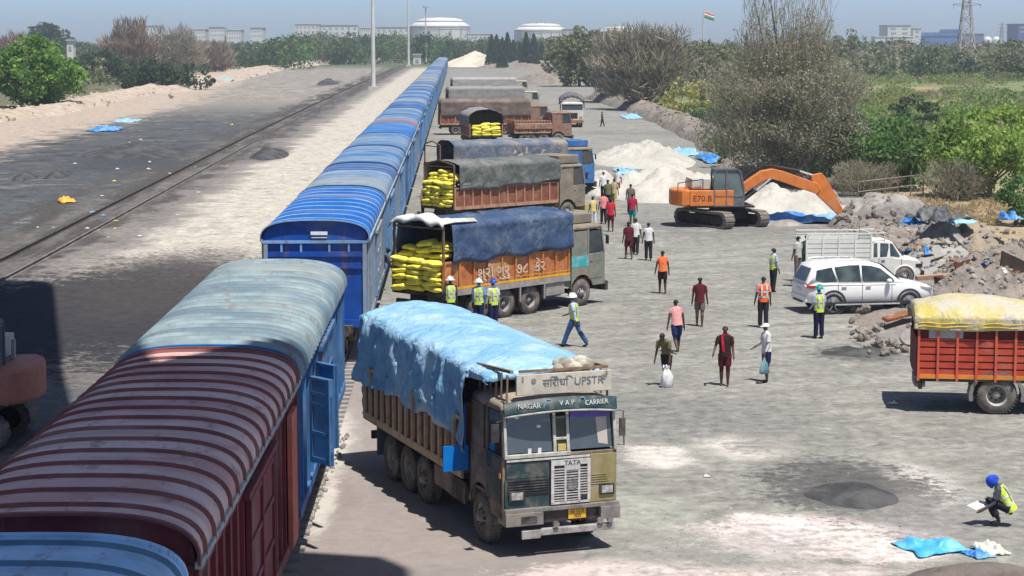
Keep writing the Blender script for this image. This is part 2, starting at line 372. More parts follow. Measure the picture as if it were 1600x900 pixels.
person('loader in dark shirt and white shorts bending at the yellow bags of the navy truck',594,478,-70,dict(top=SLATE,low=WHT),1.66,28,((10,6),(-8,4)),((50,14,20),(46,14,20)),'short','shorts',loc=(G(594,478)[0],G(594,478)[1],.55),feet='bare')
person('labourer in red and white at the wagon door beyond the navy truck',634,342,-60,dict(top=C('faded_red',(.5,.1,.1)),low=WHT),1.66,6,sleeve='short',loc=(-1.75,91.0,.3))
person('labourer in pale shirt between the wagon and the yellow bags of the grey tarped truck',646,330,-80,dict(top=PNK,low=DBR),1.66,6,sleeve='short',loc=(-1.75,105.0,.55))
person('distant man walking alone right of the white parked lorry',941,198,80,dict(top=SLATE,low=DRK),1.7,2,((12,4),(-12,8)),sleeve='long')
person('dark haired helper standing on the tail of the white pickup, left one',1247,425,40,dict(top=C('dusty_white',(.5,.5,.45)),low=BRN),1.66,0,sleeve='short',loc=(G(1246,448)[0],G(1246,448)[1],.35))
person('dark haired helper standing on the tail of the white pickup, right one',1257,425,-30,dict(top=C('dark_green',(.06,.13,.09)),low=C('green',(.05,.2,.14))),1.66,0,sleeve='short',loc=(G(1259,446)[0],G(1259,446)[1],.35))
# carried things
q=hand(p7,0); b=MB(); rings=[]
for z,a,bb in ((0,.02,.015),(-.12,.05,.03),(-.2,.12,.06),(-.38,.17,.08),(-.46,.18,.07),(-.5,.13,.05)):
    rings.append([Vector((a*math.cos(t)*(1+.14*math.sin(3*t+z*6)),bb*math.sin(t),z)) for t in [2*math.pi*i/12 for i in range(12)]])
b.loft(rings,0,None,True,True)
o=b.build('plastic_bag',mat('teal_plastic',(.10,.22,.26),(.18,.32,.35),rough=.4,bump=.4,bscale=12,bdist=.03)); o.location=q+Vector((0,0,-.02)); o.rotation_euler=(0,0,.6); tag(o,'teal plastic bag hanging from the hand of the man in white cap','bag')
q=(hand(p5,0)+hand(p5,1))/2; b=MB()
b.loft([[Vector((a*math.cos(t)*(1+.22*math.sin(3*t+z*7)),bb*math.sin(t)*(1+.2*math.sin(4*t-z*9)),z+.05*math.sin(5*t))) for t in [2*math.pi*i/24 for i in range(24)]] for z,a,bb in ((0,.13,.09),(.06,.17,.12),(.2,.15,.13),(.33,.16,.12),(.45,.11,.10),(.54,.05,.05),(.6,.09,.07))],0,None,True,True)
o=b.build('white_sack',mat('white_poly_sack',(.75,.75,.74),(.6,.6,.58),rough=.7,bump=.5,bscale=10,bdist=.03)); o.location=(q.x+.12,q.y-.1,.0); tag(o,'crumpled white sack held by the stooping man in olive shirt','sack')
q=(hand(p20,0)+hand(p20,1))/2; b=MB(); b.box((0,0,.03),(.36,.26,.012)); 
o=b.build('paper_pad',mat('paper_white',(.85,.85,.84),rough=.8)); o.location=q+Vector((-.05,0,.03)); o.rotation_euler=(.15,-.2,.5); tag(o,'white paper pad in the hands of the squatting clerk','paper')
# ------------------------------------------------------------------ freight train and rails
TX=-4.2; WL=13.55; PITCH=14.45; EAVE=3.74; CROWN=.58; RX=1.6; BX=1.53
def wmat(n,c,dust,lo=.4,hi=.72,sc=.7):
    t=NT('wagon_'+n); oi=t.n('ShaderNodeObjectInfo'); sh=t.n('ShaderNodeCombineXYZ'); t.put(sh.inputs[0],t.math('MULTIPLY',oi.outputs['Random'],37.0)); t.put(sh.inputs[1],t.math('MULTIPLY',oi.outputs['Random'],91.0))
    ad=t.n('ShaderNodeVectorMath',operation='ADD'); t.put(ad.inputs[0],t.pos('obj')); t.put(ad.inputs[1],sh.outputs[0]); p=ad.outputs[0]
    col=t.mix(t.ss(t.noise(p,1.3,6,.6),.4,.65),c,tuple(x*.72 for x in c))
    col=t.mix(t.ss(t.noise(t.mul(p,(.55,1.0,.35)),sc,9,.66,.3),lo,hi),col,dust)
    col=t.mix(t.math('MULTIPLY',t.ss(t.noise(t.mul(p,(1.6,.5,.25)),2.6,6,.7),.55,.68),.6),col,(.17,.10,.065))
    col=t.mix(t.math('MULTIPLY',t.ss(t.noise(t.mul(p,(.25,.5,.25)),.8,4,.6),.56,.66),.6),col,tuple(.35*a+.65*b for a,b in zip(c,(.27,.26,.24))))
    col=t.mix(t.math('MULTIPLY',t.ss(t.noise(t.mul(p,(.4,1.6,.4)),1.1,5,.6),.6,.75),.4),col,(.06,.055,.055))
    t.bsdf(col,.6,0,t.bump(t.noise(p,5,6,.65),.25,.03),.35); return t.mat
def arch(off=0,n=22,e=.70):
    r=[]
    for i in range(n+1):
        a=math.pi*i/n; ca=math.cos(a); sa=math.sin(a)
        x=(RX+off)*math.copysign(abs(ca)**e,ca); z=EAVE+(CROWN+off)*abs(sa)**e*(1-.0)
        r.append((x,z))
    return r
def roof_mesh(ribn,ribw,ribh):
    b=MB(); y0,y1=.36,WL+.54
    ys=[y0+(y1-y0)*i/18 for i in range(19)]
    A=arch()
    for i in range(18):
        rings=[[Vector((x,y,z)) for x,z in A] for y in ys[i:i+2]]
        b.loft(rings,min(2,i//6),None,False,True,closed=False)
    # lap lip at the ends
    for y in (y0,y1): b.loft([[Vector((x,y+d,z)) for x,z in arch(o)] for d,o in ((-.05,.0),(-.05,.035),(.05,.035),(.05,.0))],4,None,False,False,closed=False)
    for i in range(ribn):
        y=y0+(y1-y0)*(i+.6)/ribn
        b.loft([[Vector((x,y+d,z)) for x,z in arch(o)] for d,o in ((-ribw,.0),(-ribw*.5,ribh),(ribw*.5,ribh),(ribw,.0))],3,None,False,True,closed=False)
    return b
def body_mesh():
    b=MB(); z0,z1=1.22,EAVE
    for s in(-1,1):
        b.bb(s*BX-.03*s,s*BX,.47,WL+.43,z0,z1,0)
        for i in range(18):
            y=.5+(WL-.1)*i/17
            b.bb(s*BX,s*(BX+.06),y-.035,y+.035,z0+.12,z1-.06,1)
        b.bb(s*BX,s*(BX+.075),.45,WL+.45,z0-.06,z0+.14,1)
        b.bb(s*BX,s*(BX+.05),.45,WL+.45,z1-.2,z1-.12,1)
    for y,d in((.47,-1),(WL+.43,1)):
        poly=[(x*.97,z-.02) for x,z in arch()]+[(-BX,z0),(BX,z0)]
        b.prism(poly,y-.02,y+.02,2)
        yy=y+d*.05
        b.bb(-1.6,1.6,yy-.05,yy+.05,EAVE-.1,EAVE-.02,3)              # ledge
        for x in(-1.0,-.42,.42,1.0): b.bb(x-.03,x+.03,yy-.03,yy+.03,EAVE-.36,EAVE-.1,3)
        b.bb(-1.5,1.5,yy-.03,yy+.02,EAVE-.5,EAVE-.36,2)
        b.bb(-1.5,1.5,yy-.035,yy+.02,EAVE-.86,EAVE-.80,2)
        for x in(-1.47,1.47): b.bb(x-.06,x+.06,yy-.04,yy+.04,z0,EAVE-.1,1)
        b.bb(-1.5,1.5,yy-.06,yy+.04,z0-.1,z0+.12,2)
    return b
def frame_mesh():
    b=MB()
    b.bb(-1.4,1.4,.5,WL+.4,1.02,1.16,0); b.bb(-.25,.25,.3,WL+.6,.75,1.02,0)
    for y in(.2,WL+.7): b.bb(-1.1,1.1,y-.1,y+.1,.95,1.2,0)
    for y in(.1,WL+.8):
        for x in(-.9,.9): b.cyl((x,y-.12,1.05),(x,y+.12,1.05),.17,n=10)
    b.bb(-.15,.15,-.05,.4,.85,1.05); b.bb(-.15,.15,WL+.5,WL+.95,.85,1.05)
    b.bb(.6,1.25,6.2,7.6,.62,.98,0); b.bb(-1.2,-.6,5.4,6.4,.6,.98,0)
    return b
def door_mesh(s):
    b=MB()
    if 1:
        for k in(0,1):
            y0=5.55+k*1.72; b.bb(s*(BX+.05),s*(BX+.09),y0,y0+1.68,1.4,3.45,0)
            for z in(1.5,2.1,2.75,3.35): b.bb(s*(BX+.09),s*(BX+.12),y0+.05,y0+1.63,z-.04,z+.04,1)
            b.bb(s*(BX+.09),s*(BX+.13),y0,y0+.07,1.4,3.45,1); b.bb(s*(BX+.09),s*(BX+.13),y0+1.61,y0+1.68,1.4,3.45,1)
        b.bb(s*(BX+.06),s*(BX+.15),5.2,9.3,3.47,3.56,1)
    return b
IRON=mat('wagon_iron',(.035,.03,.028),(.07,.055,.045),scale=6,rough=.8,dust=(.16,.14,.12),dscale=2)
WHEELM=mat('wheel_steel',(.09,.075,.065),(.05,.04,.035),rough=.6)
TRIM=mat('wagon_trim',(.42,.47,.48),(.25,.28,.3),scale=5,rough=.6)
roof_few=roof_mesh(16,.05,.045); roof_many=roof_mesh(27,.10,.075); roof_blue=roof_mesh(9,.05,.014)
def wheel_b(x,y):
    b=MB()
    for s in(-1,1):
        b.cyl((s*.76,y,.72),(s*.88,y,.72),.45,.45,20); b.cyl((s*.72,y,.72),(s*.76,y,.72),.49,.49,20)
    b.cyl((-.9,y,.72),(.9,y,.72),.08,n=8); return b
def make_wagon(roofb,cols,label,group,wheels=True,trim=True):
    """cols: three roof tones, rib, lip, side, side rib, end, end rail, door"""
    t=thing('covered_wagon',label,'freight wagon',group=group)
    roofb.build('roof',[cols[0],cols[1],cols[2],cols[3],cols[4]],t)
    body_mesh().build('body',[cols[5],cols[6],cols[7],cols[8]],t)
    for s in(-1,1): door_mesh(s).build('door',[cols[9],cols[6]],t)
    if trim:
        b=MB()
        for s in(-1,1): b.bb(s*(RX-.04),s*(RX+.035),.34,WL+.56,EAVE-.05,EAVE+.03,0)
        b.build('gutter',TRIM,t)
    u=frame_mesh().build('underframe',IRON,t)
    if wheels:
        for yc in(2.2,WL-1.3):
            b=MB()
            for s in(-1,1):
                b.prism([(-1.5,.85),(-1.2,1.0),(1.2,1.0),(1.5,.85),(1.2,.6),(.6,.6),(.3,.45),(-.3,.45),(-.6,.6),(-1.2,.6)],s*1.0-.06,s*1.0+.06,0,Matrix.Translation((0,yc,0))@Matrix(((0,1,0,0),(1,0,0,0),(0,0,1,0),(0,0,0,1))))
                for dy in(-1,1): b.cyl((s*1.0,yc+dy,.72),(s*1.14,yc+dy,.72),.14,n=10)
                for dx in(-.12,.12): b.cyl((s*1.05,yc+dx,.5),(s*1.05,yc+dx,.85),.08,n=8)
            b.bb(-1,1,yc-.2,yc+.2,.7,.95)
            bo=b.build('bogie',IRON,t)
            for dy in(-1,1): wheel_b(0,yc+dy).build('wheelset',WHEELM,bo)
    return t
B0=wmat('sky',(.36,.62,.88),(.56,.70,.80),.42,.8); B0r=wmat('sky_rib',(.06,.17,.28),(.14,.26,.34))
MR=wmat('maroon_roof',(.62,.35,.33),(.74,.58,.53),.36,.64); MRr=wmat('maroon_rib',(.20,.065,.06),(.32,.18,.16),.5,.8); MRs=wmat('maroon_side',(.21,.032,.045),(.3,.15,.14),.55,.85); MRe=wmat('maroon_end',(.14,.025,.035),(.2,.1,.1),.55,.85); SAL=wmat('salmon_door',(.62,.19,.12),(.5,.3,.24),.5,.8)
TR1=wmat('teal_roof',(.12,.25,.32),(.40,.37,.29),.40,.66); TR2=wmat('teal_roof_far',(.10,.26,.36),(.28,.34,.33),.44,.75); TRr=wmat('teal_rib',(.26,.34,.36),(.12,.18,.22),.4,.6); LIP=wmat('blue_lip',(.02,.17,.46),(.2,.33,.5),.5,.8); TS=wmat('steel_blue_side',(.12,.27,.50),(.30,.37,.42),.45,.75); TSr=wmat('steel_blue_rib',(.05,.16,.36),(.2,.28,.36),.5,.8)
W3r=wmat('bright_roof',(.004,.115,.44),(.07,.2,.42),.58,.85); W3e=wmat('bright_end',(.002,.065,.34),(.01,.10,.42),.6,.9); W3l=wmat('pale_lip',(.17,.34,.58),(.4,.55,.7),.5,.8); SGR=wmat('pale_side',(.20,.28,.38),(.33,.34,.33),.42,.72)
BL=[wmat('far_blue_%d'%i,c,d,.42,.74) for i,(c,d) in enumerate((((.008,.14,.48),(.08,.23,.46)),((.05,.17,.40),(.22,.31,.40)),((.13,.24,.40),(.30,.34,.37)),((.015,.085,.30),(.09,.16,.29)),((.22,.30,.36),(.36,.36,.32)),((.24,.17,.14),(.34,.30,.27))))]
RDR=wmat('brick_red_roof',(.34,.09,.06),(.5,.3,.25),.5,.8)
GRP='wagons of the long freight train'
w0=make_wagon(roof_few,[B0,B0,B0,B0r,B0,TS,TSr,TS,TRIM,TS],'light blue wagon roof cut by the bottom left corner of the photo',GRP)
w0.location=(TX-.52,7.36,0); w0.rotation_euler=(0,0,-.012)
w1=make_wagon(roof_few,[MR,MR,MR,MRr,MRr,MRs,MRs,MRe,MRe,MRs],'maroon covered wagon with dark ribs across its dusty pink roof',GRP); w1.location=(TX-.34,22.1,0); w1.rotation_euler=(0,0,-.014); w1.scale=(1,.9,1)
b=MB(); b.bb(BX+.06,BX+.14,11.9,12.9,1.25,3.5); b.build('salmon_door',SAL,w1)['label']='open salmon coloured door panel'
w2=make_wagon(roof_many,[TR1,TR1,TR2,TRr,LIP,TS,TSr,TS,TRIM,TS],'weathered pale teal wagon with closely ribbed roof and open blue door',GRP); w2.location=(TX-.18,34.7,0); w2.rotation_euler=(0,0,-.004)
for (yh,ang,w,mm) in ((2.9,40,.62,TS),(4.6,38,.62,wmat('door_blue',(.02,.2,.55),(.1,.3,.5)))):
    b=MB(); b.bb(0,.05,-w,0,1.72,3.35,0)
    for z in(1.8,2.3,2.85,3.05,3.32): b.bb(-.03,.09,-w+.04,-.04,z-.035,z+.035,1)
    for y in(-w+.04,-.04): b.bb(-.03,.08,y-.04,y+.04,1.72,3.36,1)
    for z in(1.95,3.2): b.cyl((.02,.0,z),(.02,.06,z),.05,n=8,mi=1)
    o=b.build('door_leaf',[mm,TSr],w2); o.location=(BX+.08,yh,0); o.rotation_euler=(0,0,R(ang))
    o['label']='blue door leaf standing open'
w3=make_wagon(roof_blue,[W3r,W3r,W3r,W3l,W3l,SGR,SGR,W3e,W3l,TS],'bright blue wagon whose whole end faces the gap in the train',GRP); w3.location=(TX,59.4,0)
b=MB(); b.box((.12,.40,EAVE+.2),(.5,.02,.1)); b.box((.12,.40,EAVE+.07),(.46,.02,.02)); b.build('name_plate',mat('plate_white',(.8,.82,.84)),w3)
rngw=random.Random(4)
ORD=['first','second','third','fourth','fifth','sixth','seventh','eighth','ninth','tenth','eleventh','twelfth','thirteenth','fourteenth','fifteenth','sixteenth','seventeenth','eighteenth','nineteenth','twentieth']
cfg={1:(4,2,3,'grey blue roofed wagon with pale dusty near half'),2:(2,1,2,'faded light blue wagon roof'),3:(1,2,1,'soft blue wagon roof with pale streaks'),4:(0,0,1,'strong blue wagon roof with paler lip'),5:('r',2,1,'wagon with brick red roof band'),6:(2,1,4,'pale grey blue wagon roof'),7:(0,3,1,'vivid blue wagon roof')}
proto_near=make_wagon(roof_blue,[BL[1]]*3+[BL[2],W3l,SGR,TS,BL[3],W3l,TS],'prototype',GRP)
proto_far=make_wagon(roof_blue,[BL[1]]*3+[BL[2],W3l,SGR,TS,BL[3],W3l,TS],'prototype',GRP,False,False)
def setmats(t,roof3,side,lip):
    for ch in t.children:
        n=ch.name.split('.')[0]
        sl=ch.material_slots
        def put(i,m): sl[i].link='OBJECT'; sl[i].material=m
        if n=='roof':
            for i in range(3): put(i,roof3[i])
            put(3,roof3[1]); put(4,lip)
        if n=='body': put(0,side); put(1,side)
        if n=='door': put(0,side)
for k in range(1,39):
    src=proto_near if k<6 else proto_far
    if k==1: t=proto_near
    elif k==6: t=proto_far
    else: t=dup(src,(0,0,0))
    t.location=(TX+.006*max(0,k-8),59.4+PITCH*k,0)
    if k in cfg: a,bb,c,ds=cfg[k]
    else:
        a,bb,c=rngw.choice([0,1,3,5]),rngw.choice([1,2,4,4]),rngw.choice([1,2,0,4,5]); ds='blue wagon far down the train'
    mm=[RDR if q=='r' else BL[q] for q in(a,bb,c)]
    setmats(t,mm,rngw.choice([SGR,TS,TS,BL[1]]),rngw.choice([W3l,BL[3],BL[3]]))
    o_=ORD[k-1] if k<=20 else ''
    t['label']=(ds+', '+o_+' past the bright blue end') if k<=20 else ds+', '+ORD[38-k]+' from the far end'
# rails
RAIL=mat('rail_steel',(.05,.045,.04),(.10,.085,.07),scale=3,rough=.5)
def rails(name,label,x0,x1,ys,xs):
    t=thing(name,label,'railway track')
    for off in(x0,x1):
        b=MB(); rings=[]
        for y,dx in zip(ys,xs):
            rings.append([Vector((off+dx+a,y,z)) for a,z in((-.07,.0),(-.07,.02),(-.012,.03),(-.012,.12),(-.035,.13),(-.035,.165),(.035,.165),(.035,.13),(.012,.12),(.012,.03),(.07,.02),(.07,.0))])
        b.loft(rings,0,None,True,False); b.build('rail',RAIL if off!=-18.22 else mat('dusty_rail',(.17,.155,.145),(.25,.23,.215),scale=.6,rough=.8),t)
    return t
tr=rails('railway_track','rusty rails under the freight train',TX-.84,TX+.84,(5,200,640),(0,0,.15)); tr.location.z=.06
b=MB()
for i in range(95): b.bb(TX-1.3,TX+1.3,7+i*.65-.12,7+i*.65+.12,-.05,.06)
o=b.build('sleepers',mat('concrete_sleeper',(.32,.30,.28),rough=.9),tr); o['kind']='stuff'; o.location.z=-.05
rails('railway_track','dark empty rails across the coal dust left of the train',-19.9,-18.22,(40,90,214,400,700,900),(0,0,-1.0,-1.4,-.2,2))
# ------------------------------------------------------------------ lorries
TYRE=mat('tyre_rubber',(.10,.09,.08),(.16,.14,.125),scale=5,rough=.9,dust=(.24,.21,.19),dscale=3,bump=.2,bscale=60)
RIM=mat('rim_grey',(.32,.30,.28),(.2,.18,.16),scale=5,rough=.6)
BLK=mat('black_paint',(.02,.02,.022),(.05,.045,.04),scale=5,rough=.6,dust=(.13,.115,.1),dscale=2.5)
GLASS=mat('window_glass',(.05,.065,.075),(.04,.05,.06),rough=.06,spec=.8)
CHROME=mat('chrome',(.75,.74,.73),(.55,.53,.52),scale=9,rough=.3,metal=.35)
LAMP=mat('lamp_glass',(.46,.45,.43),(.30,.30,.29),scale=14,lo=.45,hi=.55,rough=.12,spec=.7); AMB=mat('amber_lens',(.8,.3,.02),rough=.25); TAIL=mat('tail_lens',(.45,.02,.02),rough=.25)
CREAM=mat('cream_paint',(.62,.57,.48),(.5,.46,.39),scale=5,rough=.6)
IVORY=mat('ivory_frame',(.50,.51,.46),(.36,.37,.33),scale=6,rough=.6,dust=(.3,.27,.22),dscale=3,dlo=.5,dhi=.7)
INK=mat('ink_paint',(.05,.05,.07),rough=.7); WPAINT=mat('white_lettering',(.7,.7,.68),rough=.7)
def wheel(parent,x,y,side,dual=False,r=.5,w=.26,rim=RIM):
    "side: +1 wheel's outer face towards +y"
    b=MB(); M=Matrix.Translation((x,y,r))@Matrix.Rotation(R(90*side),4,'Z')
    offs=[0] if not dual else [0,-.33]
    for o in offs:
        T=M@Matrix.Translation((o,0,0))
        b.lathe([(r*.56,-w/2),(r*.62,-w/2-.004),(r*.93,-w/2),(r*.985,-w*.36),(r,-w*.2),(r,w*.2),(r*.985,w*.36),(r*.93,w/2),(r*.62,w/2+.004),(r*.56,w/2)],28,0,T)
        for k in range(36):
            a=2*math.pi*k/36
            for sg in(-1,1): b.box((sg*w*.24,r*1.003*math.cos(a),r*1.003*math.sin(a)),(w*.4,.03,.03),0,T,(a,0,sg*.35))
    ty=b.build('wheel',TYRE,parent)
    b=MB()
    if dual: b.lathe([(r*.57,w*.44),(r*.50,w*.40),(r*.47,-.02),(r*.44,-.10),(r*.2,-.12),(r*.19,.02),(r*.15,.06),(0.001,.06)],24,0,M)
    else:
        b.lathe([(r*.57,w*.44),(r*.52,w*.42),(r*.46,.02),(r*.40,.05),(r*.25,.13),(r*.17,.135),(r*.16,.2),(0.001,.21)],24,0,M)
    rm=b.build('rim',rim,ty)
    b=MB()
    for k in range(8):
        a=2*math.pi*k/8; 
        b.cyl(M@Vector((.11 if not dual else -.10,r*.31*math.cos(a),r*.31*math.sin(a))),M@Vector((.145 if not dual else -.07,r*.31*math.cos(a),r*.31*math.sin(a))),r*.055,n=8)
    o_=b.build('hub_holes',BLK,rm); o_['kind']='stuff'
def drape(name,parent,x0,x1,W,prof,hem_l,hem_r,m,seed=0,nu=52,fold=.035,front_drop=0,top_n=.05,rear_drop=0):
    """sheet over a load between x0 (rear) and x1 (front). prof(t)->(edge height, crown height); hem(t)->hem height"""
    b=MB(); rows=[]; nside=9; ntop=14
    for i in range(nu+1):
        t=i/nu; x=x0+(x1-x0)*t; ze,zc=prof(t); row=[]
        hl,hr=hem_l(t),hem_r(t)
        for j in range(nside+1):
            q=j/nside; row.append((-W/2,hl+(ze-hl)*q,'l',1-q))
        for j in range(1,ntop):
            q=j/ntop; row.append((-W/2+W*q,ze+(zc-ze)*math.sin(math.pi*q)**.7,'t',0))
        for j in range(nside+1):
            q=j/nside; row.append((W/2,ze+(hr-ze)*q,'r',q))
        vs=[]
        for y,z,k,d in row:
            p=Vector((x*1.0,y*1.3+seed*7,z*1.1)); n=mnoise.noise(p*1.3); n2=mnoise.noise(p*3.7+Vector((5,1,2)))
            if k=='t':
                z2=z+top_n*(n+.45*n2); yy=y
                rid=abs(mnoise.noise(Vector((x*2.2+y*1.1,y*2.0-x*.6,seed)))); z2-=top_n*.7*max(0,.22-rid)/.22
            else:
                s=-1 if k=='l' else 1
                f=math.sin(x*4.3+3.2*mnoise.noise(Vector((x*.8,z*.35,seed+2)))+seed)*fold*(.2+.8*d)*(.5+abs(mnoise.noise(Vector((x*.6,seed,4))))*1.6)-fold*1.1*max(0,.16-abs(mnoise.noise(Vector((x*1.5+z*.7,z*.8-x*.3,seed+6)))))/.16
                n3=mnoise.noise(Vector((x*2.6,z*2.4,seed+9)))
                yy=y+s*(f+fold*1.2*n*(.4+d)+fold*1.5*n3+.015); z2=z
            vs.append(Vector((x+.02*n2,yy,z2)))
        rows.append(vs)
    if front_drop:
        last=rows[-1]; rows.append([Vector((p.x+.06,p.y*.98,max(p.z-front_drop*(1 if abs(p.y)<W*.49 else .15),min(p.z,hem_l(1)))) ) for p in last])
    if rear_drop:
        f=rows[0]; rows.insert(0,[Vector((p.x-.06,p.y*.98,max(p.z-rear_drop*(1 if abs(p.y)<W*.49 else .1),min(p.z,hem_l(0))))) for p in f])
    b.loft(rows,0,None,False,True,closed=False)
    return b.build(name,m,parent,solid=.012)
def side_outline(x_back,x_front,z0,z1,ax,r,slope=.0):
    "cab side from sill to waist with a wheel arch"
    pts=[(x_front,z1),(x_back,z1),(x_back,z0)]
    a0=math.asin(max(-1,min(1,(z0-.5)/r)))
    n=10
    for i in range(n+1):
        a=math.pi-a0-(math.pi-2*a0)*i/n
        pts.append((ax+r*math.cos(a),.5+r*math.sin(a)))
    pts.append((x_front,z0)); return pts
def basic_cab(t,W,c1,c2,roofc,depth=1.9,zt=2.85,ax=-1.3,stripe=None,bump=None):
    h=W/2
    b=MB(); out=side_outline(-depth,-.02,.72,1.9,ax,.66)
    b.prism(out,-h,-h+.05); b.prism(out,h-.05,h)
    b.bb(-.06,0,-h+.002,h-.002,.74,1.9); b.bb(-depth,-depth+.05,-h+.052,h-.052,.75,zt)
    b.bb(-depth+.06,-.07,-h+.06,h-.06,.98,1.05,1)
    for s in(-1,1):
        y=s*(h-.035)
        b.bar((-.03,y,1.9),(-.2,y,zt-.06),.07,.07); b.bar((-.95,y,1.9),(-.95,y,zt-.05),.09,.07); b.bar((-depth+.08,y,1.9),(-depth+.08,y,zt-.05),.14,.07)
        b.bb(-depth,-1.0,s*h-.05*s,s*h-.01*s,1.9,zt-.1)
    cab=b.build('cab',[c1,BLK],t,bevel=.02)
    b=MB(); rings=[]
    for x,q in((-depth-.02,.94),(-depth+.1,1),(-.45,1),(-.16,.98),(-.1,.9)):
        zz=.16 if x>-depth and x<-.12 else .06
        rings.append([Vector((x,y*q,z)) for y,z in((-h,zt-.06),(-h*.96,zt+zz*.5),(-h*.6,zt+zz),(h*.6,zt+zz),(h*.96,zt+zz*.5),(h,zt-.06))])
    b.loft(rings,0,None,True,True); b.build('cab_roof',roofc,cab)
    b=MB()
    b.quad((-.045,-h+.08,1.93),(-.045,h-.08,1.93),(-.19,h-.1,zt-.1),(-.19,-h+.1,zt-.1)); b.build('windscreen',GLASS,cab)
    for s in(-1,1):
        b=MB(); y=s*(h-.03); b.quad((-.1,y,1.93),(-.9,y,1.93),(-.9,y,zt-.12),(-.24,y,zt-.12)); b.build('side_window',GLASS,cab)
        b=MB(); b.bb(-.93,-.12,s*h,s*(h+.012),.98 if ax<-1 else 1.0,1.86); b.bb(-.86,-.72,s*(h+.012),s*(h+.04),1.62,1.66); b.build('door',c2,cab,bevel=.01)
        b=MB(); b.cyl((-.1,s*(h-.03),2.52),(.02,s*(h+.08),2.54),.016,n=6); b.box((.02,s*(h+.09),2.36),(.04,.13,.32)); b.build('mirror',BLK,cab)
    b=MB(); b.bb(-.02,.18,-h-.02,h+.02,.48,.82); b.build('bumper',bump or BLK,t,bevel=.02)
    b=MB(); b.bb(.0,.03,-.6,.6,1.0,1.6)
    for i in range(6): b.bb(.03,.05,-.58,.58,1.04+i*.09,1.08+i*.09)
    b.build('grille',BLK,cab)
    for s in(-1,1):
        b=MB(); b.bb(0,.05,s*.95-.16,s*.95+.16,1.02,1.26); b.build('headlight',LAMP,cab)
    if stripe:
        b=MB()
        for s in(-1,1): b.bb(-depth+.02,-.95,s*h,s*(h+.006),1.45,1.85)
        b.bb(0,.006,-h+.05,h-.05,1.62,1.86); b.build('paint_band',stripe,cab)
    return cab
def chassis(t,L,W,ax,front,rim=RIM,r=.5):
    b=MB()
    for s in(-1,1): b.bb(-L+.1,-.2,s*.42-.05,s*.42+.05,.72,.98)
    for x in ax: b.cyl((x,-W*.4,r),(x,W*.4,r),.09,n=8)
    b.bb(-L+.05,-L+.15,-W*.46,W*.46,.62,.8)
    b.bb(-3.3,-2.35,.55,W/2-.08,.5,.95); b.bb(-3.5,-2.4,-W/2+.08,-.55,.5,.95)
    for x in ax:
        if x not in front:
            for s in(-1,1): b.bb(x-.55,x+.55,s*.9,s*(W/2-.02),1.04,1.08)
    b.build('chassis',BLK,t)
    for x in ax:
        for s in(-1,1):
            if x in front: wheel(t,x,s*(W/2-.16),s,False,r,rim=rim)
            else: wheel(t,x,s*(W/2-.16),s,True,r,rim=rim)
def bed(t,x0,x1,W,zf,zs,panel,post,n=12,floor=None,rear=True,postw=.08):
    h=W/2; b=MB()
    b.bb(x0,x1,-h,h,zf-.12,zf,0); b.build('bed_floor',floor or BLK,t)
    b=MB()
    for s in(-1,1):
        b.bb(x0,x1,s*h-.05*s,s*h,zf,zs,0)
        b.bb(x0,x1,s*h,s*(h+.05),zf-.1,zf+.06,1); b.bb(x0,x1,s*h,s*(h+.04),zs-.07,zs,1)
        for i in range(n+1):
            x=x0+.05+(x1-x0-.1)*i/n; b.bb(x-postw/2,x+postw/2,s*h,s*(h+.06),zf-.08,zs,1)
    b.bb(x1-.05,x1,-h+.05,h-.05,zf,zs+.3,0)
    if rear:
        b.bb(x0,x0+.05,-h+.05,h-.05,zf,zs,0)
        for y in(-.8,-.27,.27,.8): b.bb(x0-.05,x0,y-.05,y+.05,zf,zs,1)
    return b.build('bed_side',[panel,post],t)
SACKY=mat('yellow_woven_sack',(.90,.82,.12),(.80,.71,.07),scale=4,rough=.9,bump=.5,bscale=11,bdist=.04,spec=.1,dust=(.60,.54,.14),dscale=2.5)
def sack_mesh(sd=0):
    b=MB(); n=16; rings=[]
    for i in range(9):
        u=-1+2*i/8; wv=(1-abs(u)**4)**.5 if abs(u)<1 else 0.02; wv=max(wv,.12)
        rings.append([Vector((.40*u,.29*(.55+.45*wv)*math.copysign(abs(math.cos(a))**.8,math.cos(a)),.105*wv*math.copysign(abs(math.sin(a))**.8,math.sin(a)))) for a in [2*math.pi*k/n for k in range(n)]])
    rings=[[p+Vector((0,.035*mnoise.noise(p*4+Vector((sd*5,0,0))),.045*mnoise.noise(p*3.2+Vector((sd*9,3,0)))-.03*abs(p.x)*2*(sd%2))) for p in r] for r in rings]
    b.loft(rings,0,None,True,True); return b
SACKV=[sack_mesh(q).build('yellow_sack',SACKY) for q in range(5)]
sack_used=[]
